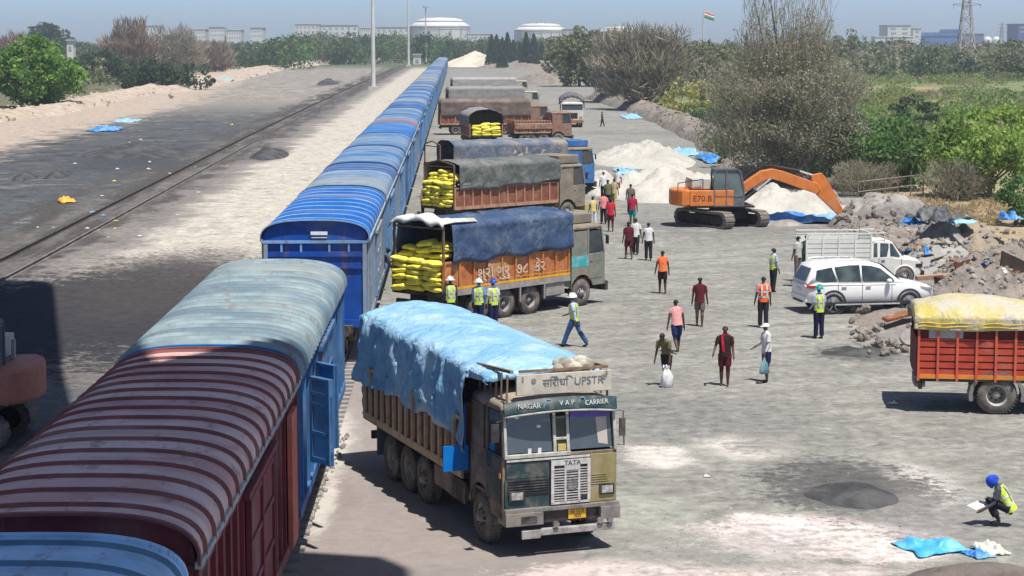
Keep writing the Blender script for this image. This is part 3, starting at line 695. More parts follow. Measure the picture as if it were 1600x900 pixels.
def sacks(t,x,W,zf,rows,cols,label,group,seed,depth=1):
    rg=random.Random(seed); ro=t.rotation_euler.to_matrix(); L=t.location
    for d in range(depth):
        for r in range(rows):
            nc=cols if r<rows-1 else cols-1
            for c in range(nc):
                if r>=rows-1 and rg.random()<.3: continue
                y=-W/2+.12+(W-.24)*(c+.5)/cols+rg.uniform(-.05,.05); z=zf+.11+r*.185+rg.uniform(-.02,.02)
                p=L+ro@Vector((x-.02+d*.62+rg.uniform(-.05,.09)+(.06*r if r>rows*.6 else 0),y,z))
                q_=rg.randrange(5); o=SACKV[q_]
                if q_ in sack_used: o=o.copy(); COL.objects.link(o)
                sack_used.append(q_)
                o.location=p; o.rotation_euler=(rg.uniform(-.16,.16),rg.uniform(-.15,.15),t.rotation_euler.z+math.pi/2+rg.uniform(-.2,.2)+(math.pi if rg.random()<.5 else 0)); o.scale=((W-.2)/cols/.76,rg.uniform(.9,1.15),rg.uniform(.95,1.2))
                tag(o,label,'sack',group)
def hoops(t,x0,x1,W,zb,zt,m,n=2):
    b=MB()
    for x in(x0,x1):
        for s in(-1,1): b.bar((x,s*(W/2-.03),zb),(x,s*(W/2-.03),zt),.07,.07)
        b.bar((x,-W/2+.03,zt),(x,0,zt+.22),.06,.06); b.bar((x,W/2-.03,zt),(x,0,zt+.22),.06,.06); b.bar((x,-W/2,zt-.1),(x,W/2,zt-.1),.05,.05)
    return b.build('hoop_frame',m,t)
# ---------------- the light blue tarped lorry in front
T1L=Vector((1.96,37.25,0)); W=2.32
t1=thing('cargo_lorry','old goods lorry under a light blue tarp facing the camera in the foreground','lorry',T1L,R(-90+19),'lorries loading beside the train')
TB=tarpmat('light_blue_tarp',(.22,.44,.66),(.33,.54,.72),scale=1.2,rough=.42,dust=(.48,.62,.72),dscale=1.1,dlo=.5,dhi=.75,bump=.35,bscale=9,bdist=.03,spec=.5)
TAN=mat('tan_post',(.60,.45,.29),(.42,.27,.16),scale=4,rough=.8,dust=(.6,.5,.38),dscale=2); BEDR=mat('oxide_bed',(.17,.06,.04),(.09,.04,.03),scale=3,rough=.8,dust=(.25,.17,.12),dscale=1.5)
chassis(t1,9.0,W,[-1.32,-4.9,-6.05,-7.3],[-1.32,-4.9])
bed(t1,-9.0,-2.2,W+.04,1.18,2.3,BEDR,TAN,15,postw=.10)
def p1(t):
    e=3.44-.10*t if t<.93 else 3.35-(t-.93)*1.2
    return (e,e+.26-.06*t)
drape('tarp',t1,-9.05,-.75,W+.25,p1,lambda t:(1.98-.06*math.sin(t*17)-.05*math.sin(t*31)-.3*max(0,t-.68)/.2) if t<.86 else min(3.2,1.7+(t-.86)/.04*1.5),lambda t:2.0 if t<.86 else 3.1,TB,3,100,.10,.12,.05,.5)
# cab
TEAL=mat('dark_teal_paint',(.012,.045,.055),(.025,.055,.06),scale=4,rough=.5,dust=(.15,.14,.12),dscale=2.2,dlo=.42,dhi=.68); OLIVE=mat('olive_paint',(.30,.255,.11),(.25,.21,.09),scale=4,rough=.6,dust=(.33,.28,.2),dscale=2.4,dlo=.44,dhi=.66); DUSTB=mat('dusty_cab_brown',(.15,.12,.095),(.22,.18,.14),scale=3,rough=.8,dust=(.30,.25,.2),dscale=1.2); ROOFT=mat('tan_roof',(.36,.29,.22),(.27,.22,.17),scale=3,rough=.8)
h=W/2; b=MB(); out=side_outline(-1.85,-.05,.72,1.9,-1.32,.68)
b.prism(out,-h,-h+.05); b.prism(out,h-.05,h); b.bb(-1.85,-1.8,-h+.05,h-.05,.75,2.85); b.bb(-1.78,-.1,-h+.06,h-.06,1.0,1.06)
b.bb(-.09,-.03,-h+.051,h-.051,.92,1.92)
for s in(-1,1):
    b.bar((-.06,s*(h-.04),1.9),(-.16,s*(h-.04),2.82),.08,.08); b.bar((-.95,s*(h-.04),1.9),(-.95,s*(h-.04),2.8),.1,.08); b.bb(-1.8,-1.15,s*h-.05*s,s*h,1.9,2.75)
cab=b.build('cab',DUSTB,t1,bevel=.015)
b=MB(); rings=[]
for x,q,zz in((-1.95,.95,.0),(-1.8,.98,.14),(-1.0,1,.2),(-.35,.99,.17),(-.05,.97,.06)):
    rings.append([Vector((x,y*q*h,2.8+z)) for y,z in((-1,-.05),(-.97,zz*.55),(-.7,zz),(0,zz+.05),(.7,zz),(.97,zz*.55),(1,-.05))])
b.loft(rings,0,None,True,True); b.build('cab_roof',ROOFT,cab)
def fx(z): return -.015-.11*max(0,(z-1.9)/.92)     # front face
b=MB()
for y0,y1 in((-h+.1,-.16),(.2,h-.1)): b.quad((fx(1.97)-.03,y0,1.97),(fx(1.97)-.03,y1,1.97),(fx(2.72)-.03,y1-.02,2.72),(fx(2.72)-.03,y0+.02,2.72))
WS=b.build('windscreen',mat('windscreen_glass',(.075,.10,.125),(.06,.08,.10),scale=1.5,rough=.08,spec=.7),cab)
b=MB()
for y in(-h+.05,-.12,.15,h-.05): b.bar((fx(1.92),y,1.92),(fx(2.76),y,2.76),.075 if abs(y)>.5 else .06,.06)
b.bb(fx(1.92)-.03,fx(1.92)+.035,-h+.02,.2,1.88,1.955); b.bar((fx(2.73),-h+.04,2.74),(fx(2.73),h-.04,2.74),.06,.06)
b.bar((fx(2.2),-.12,2.2),(fx(2.2),.15,2.2),.05,.05); b.build('windscreen_frame',IVORY,cab,bevel=.01)
b=MB(); b.quad((fx(2.56)-.022,.22,2.56),(fx(2.56)-.022,h-.11,2.56),(fx(2.715)-.022,h-.12,2.715),(fx(2.715)-.022,.22,2.715)); b.build('sun_strip',mat('purple_film',(.13,.08,.42),rough=.3),cab)
b=MB(); b.quad((fx(2.08)-.022,.78,2.06),(fx(2.08)-.022,.98,2.02),(fx(2.55)-.022,.96,2.55),(fx(2.55)-.022,.74,2.55)); b.build('curtain',mat('cream_curtain',(.5,.46,.42),rough=.8),cab)
b=MB(); b.quad((fx(1.95)-.01,-.08,1.95),(fx(1.95)-.01,.11,1.95),(fx(2.6)-.01,.11,2.62),(fx(2.6)-.01,-.08,2.62)); b.build('centre_vent',mat('vent_dark',(.05,.06,.05),(.1,.1,.08),rough=.5),cab)
b=MB(); b.box((fx(2.02)-.0,.02,2.03),(.05,.16,.12)); b.build('garland',mat('marigold',(.6,.42,.1),(.4,.5,.4),rough=.8),cab)
b=MB()
for y,z in((-.85,2.64),(-.42,2.45)): b.sphere((fx(z)-.02,y,z),(.008,.055,.03),0,8,4)
for y in(-.62,-.42): b.box((fx(1.99)-.02,y,2.0),(.012,.07,.09))
b.build('sticker',mat('sticker_pale',(.75,.7,.72),rough=.5),cab)
# visor
def vis(z0,z1,xo):
    return [[Vector((.10+xo-.13*abs(y)**2.2+(.04 if z==z0 else 0),y*(h-.02),z-.09*abs(y)**2)) for y in [-1+2*i/14 for i in range(15)]] for z in(z0,z1)]
b=MB(); r0=vis(2.80,3.02,0); r1=vis(2.80,3.02,-.04); b.loft([r0[0],r0[1],r1[1],r1[0]],0,None,False,True,closed=False); b.build('sun_visor',TEAL,cab)
b=MB(); r0=vis(2.755,2.80,.012); b.loft(r0,0,None,False,True,closed=False); b.build('visor_trim',IVORY,cab,solid=.02)
for s_,y,wd in(('NAGAR',-.68,.075),('V A P',.06,.07),('CARRIER',.68,.055)):
    text('visor_lettering',s_,.13,frame((.107-.13*abs(y/(h))**2.2+.02,y,2.905-.09*(y/h)**2),(0.13*2.2*-1*(1 if y>0 else -1)*abs(y/h)**1.2/h*1.0,1,0),(-.18,0,1)),WPAINT,cab)
for y in(-.3,.38):
    b=MB(); b.bar((.125-.02,y-.1,2.84),(.115-.02,y-.04,2.98),.025,.02); b.bar((.125-.02,y+.1,2.84),(.115-.02,y+.04,2.98),.025,.02); b.bar((.11-.01,y-.04,2.985),(.11-.01,y+.04,2.985),.025,.02); b.build('visor_emblem',mat('emblem_blue',(.25,.42,.55),rough=.5),cab)
# sign board and roof rack
b=MB(); b.bb(-.16,-.10,-.86,h-.1,3.05,3.44); SB=b.build('sign_board',CREAM,cab,bevel=.008)
text('sign_lettering','सिरीधि  UPSTR',.21,frame((-.095,.28,3.26),(0,1,0),(0,0,1)),mat('sign_ink',(.16,.17,.22),rough=.7),SB)
b=MB()
for y in(-.52,.9): b.cyl((-.1,y,3.32),(-.088,y,3.32),.05,n=10)
for y,z in((-.74,3.36),(.96,3.38)): b.box((-.095,y,z),(.012,.035,.09))
b.build('sign_mark',mat('sign_mark',(.25,.24,.22),rough=.7),SB)
b=MB()
for s in(-1,1):
    b.bar((-1.75,s*(h-.12),3.42),(-.14,s*(h-.22),3.5),.06,.06,0)
    for i in range(6): x=-1.7+i*.3; b.bar((x,s*(h-.14),2.9),(x,s*(h-.15),3.44),.035,.035,0)
b.bar((-.14,-.8,3.5),(-.14,1.0,3.5),.05,.05,0); b.build('roof_rack',mat('rack_brown',(.2,.13,.09),(.3,.24,.18),scale=4,rough=.8),cab)
b=MB(); rg=random.Random(2)
for i in range(9): b.sphere((-.45-rg.random()*.5,.25+rg.random()*.7-.15,3.42+rg.random()*.12),(.2,.2,.13),0,8,5)
b.build('rolled_cloth',mat('dirty_cloth',(.5,.46,.38),(.25,.22,.18),scale=4,rough=.9,bump=.5,bscale=10,bdist=.04),cab)
# lower front
b=MB(); b.bb(-.03,.0,-h+.06,-.24,1.5,1.80); b.bb(-.03,-.005,-h+.03,-.24,.92,1.5); b.build('left_front_panel',TEAL,cab,bevel=.006)['label']='dark teal front panel with black slats'
b=MB()
for i in range(6): b.bb(-.005,.02,-h+.09,-.26,1.2+i*.05,1.222+i*.05)
b.build('slat_grille',BLK,cab)
b=MB(); b.bb(-.03,.002,.60,h-.04,.94,1.86); 
for i in range(5): b.bb(.002,.014,.62,1.0-.02*i,1.28+i*.045,1.295+i*.045)
b.build('right_front_panel',OLIVE,cab,bevel=.006)['label']='olive front panel'
b=MB(); b.bb(-.005,.02,-h+.06,.58,1.825,1.86); b.build('chrome_strip',CHROME,cab)
b=MB(); b.bb(-.02,.02,-.22,.58,.96,1.8,1)
for y0,y1 in((-.22,-.16),(.52,.58),(.05,.09),(.33,.37)): b.bb(.02,.05,y0,y1,.97,1.78,0)
b.bb(.02,.052,-.22,.58,1.70,1.8,0); b.bb(.02,.05,-.22,.58,.96,1.0,0); b.bb(.02,.05,.09,.33,1.60,1.72,0)
for i in range(13): b.bb(.02,.04,-.16,.52,1.02+i*.05,1.037+i*.05,0)
b.bb(.02,.045,.39,.52,1.0,1.12,1); GR=b.build('grille',[CHROME,BLK],cab)
b=MB(); b.lathe([(.001,0),(.10,0),(.115,.012),(.115,0)],20,0,Matrix.Translation((.04,.21,1.32))); b.build('grille_badge',mat('badge_grey',(.25,.24,.23),rough=.4,metal=.5),GR)
text('grille_lettering','TATA',.135,frame((.054,.21,1.735),(0,1,0),(0,0,1)),INK,GR)
for y in(-.90,.93):
    b=MB(); b.bb(0,.03,y-.155,y+.155,1.07,1.27,1); b.bb(.03,.045,y-.115,y+.115,1.10,1.24,0); b.build('headlight',[LAMP,BLK],cab,bevel=.006)
b=MB(); b.bb(-.2,-.12,-h-.03,-h,1.5,1.6); b.build('indicator',AMB,cab)
BUMP=mat('bumper_grey',(.25,.24,.23),(.16,.15,.14),scale=5,rough=.5,dust=(.3,.26,.22),dscale=2,metal=.2)
b=MB(); b.bb(-.02,.1,-h+.0,h,.86,.93); b.bb(-.3,.14,-h,-h+.75,.62,.86); b.bb(-.3,.14,h-.4,h,.62,.86); b.bb(-.02,.03,-h+.7,h-.4,.62,.86,1); b.bb(.14,.15,-h+.3,-h+.62,.66,.8,1)
for y in(-.15,.75,.95): b.cyl((.1,y,.6),(.16,y,.6),.06,n=10,mi=0)
b.build('bumper',[BUMP,BLK],t1,bevel=.012)
b=MB(); b.bb(.0,.12,-h+.35,h-.1,.40,.52); b.bb(.1,.14,-h+.32,-h+.7,.36,.52); b.build('lower_bumper',mat('worn_grey_steel',(.38,.37,.36),(.22,.2,.19),scale=5,rough=.5),t1,bevel=.01)
b=MB(); b.bb(.035,.05,.13,.49,.66,.84); NP=b.build('number_plate',mat('plate_yellow',(.75,.42,.03),rough=.5),t1)
text('plate_lettering','GJ 12 X\n1820',.085,frame((.053,.31,.755),(0,1,0),(0,0,1)),INK,NP)
b=MB(); b.tube([(-.1,h-.02,2.66),(.02,h+.1,2.66),(.02,h+.12,2.0),(-.1,h-.02,2.0)],.013,6); b.box((.02,h+.08,2.35),(.04,.12,.34)); b.build('mirror',BLK,cab)
b=MB(); b.cyl((-.1,-h+.02,2.6),(.02,-h-.16,2.6),.014,n=6); b.box((.02,-h-.18,2.4),(.05,.16,.34)); b.build('mirror',BLK,cab)
for s in(-1,1):
    b=MB(); b.bb(-.93,-.14,s*h,s*(h+.015),1.0,1.88); b.bb(-.86,-.74,s*(h+.015),s*(h+.04),1.6,1.64); b.build('door',TEAL,cab,bevel=.01)
    b=MB(); y=s*(h-.03); b.quad((-.12,y,1.93),(-.9,y,1.93),(-.9,y,2.72),(-.2,y,2.72)); b.build('side_window',GLASS,cab)
b=MB(); b.bb(-2.06,-2.02,-h-.5,-h+.02,1.28,1.78); b.bar((-2.04,-h-.05,1.78),(-2.04,-h-.05,2.6),.03,.03); b.build('side_board',mat('bright_blue_board',(.0,.19,.66),(.01,.22,.66),rough=.4),t1)
b=MB(); b.bb(-4.2,-3.1,-h+.02,-h+.5,.55,1.02); b.build('fuel_tank',mat('dusty_tank',(.26,.21,.18),(.18,.15,.13),rough=.8),t1,bevel=.05)
b=MB(); rows=[]
for i in range(9):
    rows.append([Vector((-9.12+.05*math.sin(i*1.3+j),-h-.06+.3*j/6+.03*math.sin(i*2),2.0-.85*i/8+.05*math.sin(j*2.1)*(i/8))) for j in range(7)])
b.loft(rows,0,None,False,True,closed=False); b.build('tail_cloth',mat('soiled_white_cloth',(.6,.58,.54),(.45,.43,.4),rough=.9),t1,solid=.01)
b=MB(); b.bb(-8.35,-8.3,-h+.05,-.35,.35,1.0); b.build('mudflap',mat('grey_flap',(.12,.14,.17),rough=.8),t1)
# ---------------- navy tarped lorry, bags at the rear
def place(rear_right,phi,L,W):
    "rear corner nearest the camera at a ground point, heading phi from +x"
    f=Vector((math.cos(phi),math.sin(phi),0)); lf=Vector((-f.y,f.x,0))
    return rear_right+f*L+lf*W/2
NAVT=tarpmat('navy_tarp',(.035,.07,.15),(.06,.10,.19),scale=1.5,rough=.6,dust=(.12,.16,.22),dscale=1.2,bump=.3,bscale=9,bdist=.03)
ORP=mat('orange_panel',(.52,.19,.05),(.40,.11,.05),scale=3,rough=.6,dust=(.5,.3,.16),dscale=2); ORPOST=mat('orange_post',(.45,.14,.05),(.5,.26,.06),scale=4,rough=.6); GREYS=mat('grey_sill',(.34,.32,.30),(.25,.23,.21),rough=.8)
DARKB=mat('dark_hold',(.05,.045,.025),(.03,.026,.02),rough=.9); WOOD=mat('brown_timber',(.22,.14,.09),(.14,.09,.06),scale=5,rough=.85)
L2=8.6; ph=R(46.5); W2=2.4
t2=thing('cargo_lorry','lorry with navy tarp and orange painted side, yellow sacks showing at its open rear','lorry',place(Vector((-.45,67.5,0)),ph,L2,W2),ph,'lorries loading beside the train')
chassis(t2,L2,W2,[-1.3,-4.1,-5.45,-6.8],[-1.3])
bed(t2,-L2,-2.05,W2,1.12,2.2,ORP,ORPOST,9,rear=False)
b=MB(); b.bb(-L2+.02,-2.05,-W2/2-.075,-W2/2-.05,1.02,1.22,1); b.bb(-L2+.02,-2.05,-W2/2-.066,-W2/2-.061,1.24,1.32,0); b.bb(-5.0,-2.05,-W2/2-.066,-W2/2-.061,1.4,1.42,0); b.build('side_sill',[mat('yellow_stripe',(.75,.42,.03),rough=.6),GREYS],t2)
for x in(-6.1,-4.75,-3.45):
    b=MB(); b.bar((x,-W2/2-.04,.5),(x,-W2/2-.04,1.05),.06,.06); b.build('guard_post',GREYS,t2)
b=MB(); b.bb(-3.3,-2.3,-W2/2-.02,-.8,.55,1.0); b.build('tool_box',GREYS,t2,bevel=.03)
text('side_lettering','શ્રી ગુરુ  ૭૮  કેર',.52,frame((-5.2,-W2/2-.068,1.68),(1,0,0),(0,0,1)),mat('side_ink',(.62,.58,.46),rough=.8),t2,sx=1.15)
hoops(t2,-L2+.05,-L2+3,W2,1.12,3.42,WOOD)
b=MB(); b.bb(-L2+1.75,-L2+1.8,-W2/2+.06,W2/2-.06,1.12,3.4); b.build('inner_wall',DARKB,t2)
drape('tarp',t2,-L2+.35,-1.98,W2+.2,lambda t:(3.42,3.62),lambda t:2.1+.07*math.sin(t*19)+.12*t,lambda t:2.1,NAVT,1,50,.035,1.0)
b=MB(); rows=[]
for i in range(15):
    t=i/14; y=-W2/2-.1+(W2+.2)*t; z=3.5+.2*math.sin(math.pi*t)+.07*math.sin(t*17)
    rows.append([Vector((-L2-.12,y,z-.16+.05*math.sin(t*23))),Vector((-L2-.06,y,z)),Vector((-L2+.5,y,z+.04)),Vector((-L2+.62+(1.0 if t<.12 else 0),y,z+.0))])
b.loft(rows,0,None,False,True,closed=False); b.build('white_sheet',mat('white_sheet',(.68,.67,.62),rough=.8),t2,solid=.012)
C2=mat('grey_green_cab',(.22,.245,.20),(.15,.165,.14),scale=3,rough=.7,dust=(.27,.22,.17),dscale=1.4); C2b=mat('dusty_buff_cab',(.25,.215,.165),(.18,.15,.12),scale=3,rough=.8,dust=(.33,.28,.22),dscale=1.5)
basic_cab(t2,W2,C2,C2,C2b,1.9,2.85,-1.3,mat('turquoise_band',(.04,.36,.40),(.3,.5,.5),scale=3,rough=.5))
b=MB(); b.bb(-1.8,-.4,-.9,.9,3.0,3.35); b.build('roof_box',C2b,t2,bevel=.03)
sacks(t2,-L2+.02,W2,1.14,9,3,'plump yellow sack stacked in the open rear of the navy tarped lorry','sacks in the navy tarped lorry',1)
# ---------------- grey tarped lorry
GRT=tarpmat('grey_green_tarp',(.10,.115,.11),(.13,.14,.135),scale=2,rough=.8,dust=(.2,.2,.19),dscale=1,bump=.3,bscale=9,bdist=.03)
RBD=mat('red_brown_bed',(.26,.085,.05),(.18,.06,.045),scale=3,rough=.8,dust=(.3,.18,.12),dscale=1.2); BUFF=mat('buff_post',(.42,.27,.17),(.35,.17,.1),scale=3,rough=.8)
L3=9.4; ph=R(41); t3=thing('cargo_lorry','lorry with grey green tarp over a red brown bed, yellow sacks at its rear','lorry',place(Vector((-.12,102.5,0)),ph,L3,W2),ph,'lorries loading beside the train')
chassis(t3,L3,W2,[-1.3,-4.4,-6.2,-7.5],[-1.3]); bed(t3,-L3,-2.05,W2,1.12,2.15,RBD,BUFF,12,rear=False)
hoops(t3,-L3+.05,-L3+2.5,W2,1.12,3.3,WOOD); b=MB(); b.bb(-L3+1.75,-L3+1.8,-W2/2+.06,W2/2-.06,1.12,3.3); b.build('inner_wall',DARKB,t3)
drape('tarp',t3,-L3+.3,-1.98,W2+.2,lambda t:(3.28,3.5),lambda t:1.98+.2*t+.05*math.sin(t*15),lambda t:2.0,GRT,5,40,.03,1.0)
b=MB(); b.bb(-L3+.2,-2.0,-W2/2-.085,-W2/2-.07,2.28,2.36); b.build('tarp_rope_band',mat('pale_rope',(.3,.29,.27),rough=.9),t3)
basic_cab(t3,W2,C2b,C2b,C2b,1.9,2.9,-1.3,None,mat('yellow_bumper',(.6,.42,.08),rough=.6))
b=MB(); b.bb(-1.8,-.3,-1.0,1.0,3.05,3.5); b.build('roof_box',C2b,t3,bevel=.04)
sacks(t3,-L3+.02,W2,1.14,10,3,'yellow sack piled in the rear of the grey tarped red brown lorry','sacks in the grey tarped lorry',2)
# ---------------- slate topped lorry just behind
SLT=tarpmat('slate_blue_tarp',(.10,.13,.19),(.15,.17,.21),scale=2,rough=.8,dust=(.32,.28,.24),dscale=.8,bump=.3,bscale=9,bdist=.03)
L4=10.6; ph=R(24); t4=thing('cargo_lorry','lorry under a slate blue and buff tarp with blue cab behind the grey tarped one','lorry',place(Vector((-1.0,122,0)),ph,L4,W2),ph,'lorries loading beside the train')
chassis(t4,L4,W2,[-1.3,-4.6,-7.0,-8.3],[-1.3]); bed(t4,-L4,-2.05,W2,1.12,2.2,RBD,BUFF,12,rear=True)
hoops(t4,-L4+.05,-L4+2,W2,1.12,3.3,WOOD)
drape('tarp',t4,-L4+.9,-1.98,W2+.2,lambda t:(3.3,3.55),lambda t:2.1,lambda t:2.1,SLT,8,36,.03,1.0)
BC=mat('blue_cab',(.03,.12,.34),(.06,.18,.4),scale=3,rough=.6); basic_cab(t4,W2,BC,BC,C2b,1.9,2.85,-1.3)
b=MB(); b.bb(-1.7,-.3,-.9,.9,3.0,3.4); b.build('roof_box',BC,t4,bevel=.04)
b=MB(); b.bb(-6.9,-2.0,-W2/2-.1,-W2/2-.085,2.5,3.05); b.build('side_sheet',mat('buff_sheet',(.5,.42,.31),(.4,.33,.25),rough=.8),t4)
# ---------------- rear facing lorry with few sacks
L5=8.5; ph=R(97); t5=thing('cargo_lorry','arched grey cover lorry seen from behind with yellow sacks inside','lorry',place(Vector((3.95,180.5,0)),ph,L5,2.5)+Vector((-.0,0,0)),ph,'lorries loading beside the train')
chassis(t5,L5,2.5,[-1.3,-5,-6.4],[-1.3]); bed(t5,-L5,-2.05,2.9,1.1,2.2,RBD,BUFF,10,rear=False)
GCV=mat('grey_cover',(.26,.25,.24),(.2,.19,.18),scale=2,rough=.85); basic_cab(t5,2.4,C2b,C2b,C2b)
drape('tarp',t5,-L5,-1.98,3.2,lambda t:(2.9,3.5),lambda t:1.5,lambda t:1.9,GCV,11,24,.04,1.0)
b=MB(); b.bb(-L5+1.5,-L5+1.55,-1.4,1.4,1.1,3.0); b.build('inner_wall',DARKB,t5)
sacks(t5,-L5,2.8,1.12,6,3,'yellow sack in the arched grey lorry far down the yard','sacks in the arched lorry',3)
# ---------------- long brown lorry and more behind
def simple_lorry(label,rear,phi,L,tarpm,bedm,cabm,hem=2.0,top=3.3,seed=1,Wd=2.4):
    t=thing('cargo_lorry',label,'lorry',place(rear,phi,L,Wd),phi,'lorries loading beside the train')
    chassis(t,L,Wd,[-1.3,-4.6,-L+2.9,-L+1.6],[-1.3]); bed(t,-L,-2.05,Wd,1.12,2.2,bedm,BUFF,12)
    drape('tarp',t,-L+.1,-1.98,Wd+.2,lambda q:(top,top+.25),lambda q:hem,lambda q:hem,tarpm,seed,24,.03,1.0,.05,1.0)
    basic_cab(t,Wd,cabm,cabm,cabm); return t
BRT=mat('brown_tarp',(.13,.095,.08),(.17,.13,.11),scale=2,rough=.85,dust=(.24,.19,.16),dscale=1); BRC=mat('brown_cab',(.24,.13,.09),(.3,.2,.15),scale=3,rough=.7)
simple_lorry('long dark brown tarped lorry standing across behind the arched one','' or Vector((-1.6,206,0)),R(6),11.2,BRT,RBD,BRC,1.9,3.4,21)
DGT=mat('dull_grey_tarp',(.23,.225,.22),(.28,.27,.26),scale=2,rough=.85); PLC=mat('pale_cab',(.42,.40,.33),(.35,.33,.27),rough=.8)
simple_lorry('dull grey tarped lorry with pale cab beyond the long brown one',Vector((-1.0,262,0)),R(9),12.0,DGT,mat('pale_bed',(.5,.46,.4),rough=.8),PLC,1.7,3.4,22)
simple_lorry('farthest grey covered lorry below the pale conical heap',Vector((-.6,330,0)),R(8),12.5,mat('light_grey_tarp',(.36,.35,.34),(.3,.29,.28),rough=.85),mat('dull_red_bed',(.35,.12,.1),rough=.8),PLC,1.6,3.3,23)
simple_lorry('brown cabbed lorry with buff load low in front of the long brown one',Vector((5.4,187,0)),R(15),5.6,BRC,RBD,BRC,1.4,1.9,24)
# ---------------- white lorry facing the camera
WHP=mat('white_lorry_paint',(.72,.70,.64),(.6,.57,.5),scale=3,rough=.5,dust=(.5,.44,.36),dscale=2); PURP=mat('violet_grey_load',(.12,.10,.14),(.2,.18,.2),scale=3,rough=.9)
t8=thing('cargo_lorry','white lorry facing the camera with dark violet load far down the yard','lorry',G(894,199)+Vector((0,0,0)),R(-92))
chassis(t8,7,2.4,[-1.3,-5.2],[-1.3]); bed(t8,-7,-2.05,2.4,1.12,2.3,WHP,WHP,8)
basic_cab(t8,2.45,WHP,WHP,WHP,1.9,2.6,-1.3,None,mat('rust_bumper',(.35,.16,.07),rough=.7))
drape('load_cover',t8,-7,-1.6,2.7,lambda t:(3.1,3.75),lambda t:2.5,lambda t:2.5,PURP,31,20,.06,.5,.15)
# ---------------- red lorry at the right edge
RDP=mat('red_slat_paint',(.52,.07,.035),(.42,.05,.03),scale=2.5,rough=.55,dust=(.5,.22,.15),dscale=1.3,dlo=.5,dhi=.8); RDL=mat('red_post_paint',(.62,.13,.07),(.5,.1,.06),rough=.6); ORS=mat('orange_sill_paint',(.72,.27,.04),rough=.6)
WR=2.4; phr=R(-9); LR=7.6
fR=Vector((math.cos(phr),math.sin(phr),0)); lR=Vector((-fR.y,fR.x,0))
t9=thing('cargo_lorry','red slat sided lorry under a yellow tarp cut by the right photo edge','lorry',Vector((11.95,51.4,0))+fR*LR+lR*WR/2,phr)
chassis(t9,LR,WR,[-1.3,-5.55],[-1.3],rim=mat('pale_rim',(.45,.42,.38),(.3,.28,.25),rough=.6))
b=MB(); hh=WR/2
b.bb(-LR,-2.1,-hh,hh,.86,.98,3)
for s in(-1,1):
    for k in range(5):
        z=1.02+k*.185; b.prism([(-LR,z),(-2.1,z),(-2.1,z+.14),(-LR,z+.14)],s*hh-.05*s,s*hh,0)
        b.bb(-LR,-2.1,s*hh-.04*s,s*hh-.015*s,z+.14,z+.185,4)
    b.bb(-LR,-2.1,s*hh-.05*s,s*(hh+.005),1.92,1.965,0)
    b.bb(-LR,-2.1,s*hh,s*(hh+.02),.92,1.03,2)
    for i in range(12): x=-LR+.03+(LR-2.2)*i/11; b.bb(x-.03,x+.03,s*hh,s*(hh+.05),.86,2.26,1)
    b.bb(-LR,-2.1,s*hh-.045*s,s*hh-.02*s,1.965,2.3,4)
b.bb(-LR-.03,-LR,-hh,hh,.98,1.965,4); b.build('slatted_bed',[RDP,RDL,ORS,BLK,mat('dark_red_gap',(.12,.015,.012),rough=.8)],t9)
b=MB(); b.bb(-LR+.28,-LR+1.15,-hh-.012,-hh+.0,1.98,2.22); b.build('open_gap_board',mat('grey_gap',(.42,.42,.40),rough=.8),t9)
YT=tarpmat('yellow_tarp',(.50,.42,.13),(.55,.48,.2),scale=1.6,rough=.6,dust=(.50,.46,.39),dscale=.9,dlo=.4,dhi=.58,bump=.3,bscale=9,bdist=.03)
drape('tarp',t9,-LR-.05,-2.0,WR+.14,lambda t:(2.52,2.80+.2*math.sin(min(1,t*1.9)*math.pi)),lambda t:2.22-.03*math.sin(t*9)-.05*t,lambda t:2.2,YT,41,50,.02,.1,.03,.2)
b=MB()
for z in(2.29,2.38): b.tube([(-LR+ (LR-2.1)*i/30,-hh-.105+.01*math.sin(i*2),z+.015*math.sin(i*1.3)) for i in range(31)],.014,6)
b.build('tie_rope',mat('yellow_rope',(.7,.5,.06),rough=.8),t9)
basic_cab(t9,WR,mat('red_cab',(.5,.06,.04),rough=.4),RDP,WHP)
b=MB(); b.prism([(-5.55+.72*math.cos(a),.5+.64*math.sin(a)) for a in [math.pi*(-.08+1.16*i/12) for i in range(13)]]+[(-5.55+.62*math.cos(a),.5+.58*math.sin(a)) for a in [math.pi*(1.08-1.16*i/12) for i in range(13)]],-hh,-hh+.5); b.build('mudguard',mat('grey_mudguard',(.2,.19,.18),(.28,.26,.24),rough=.7),t9)
b=MB(); b.cyl((-LR-.02,-.7,.7),(-LR+.25,-.7,.7),.09,n=10); b.bb(-LR-.02,-LR+.05,-.4,.4,.6,.85); b.build('rear_step',GREYS,t9)
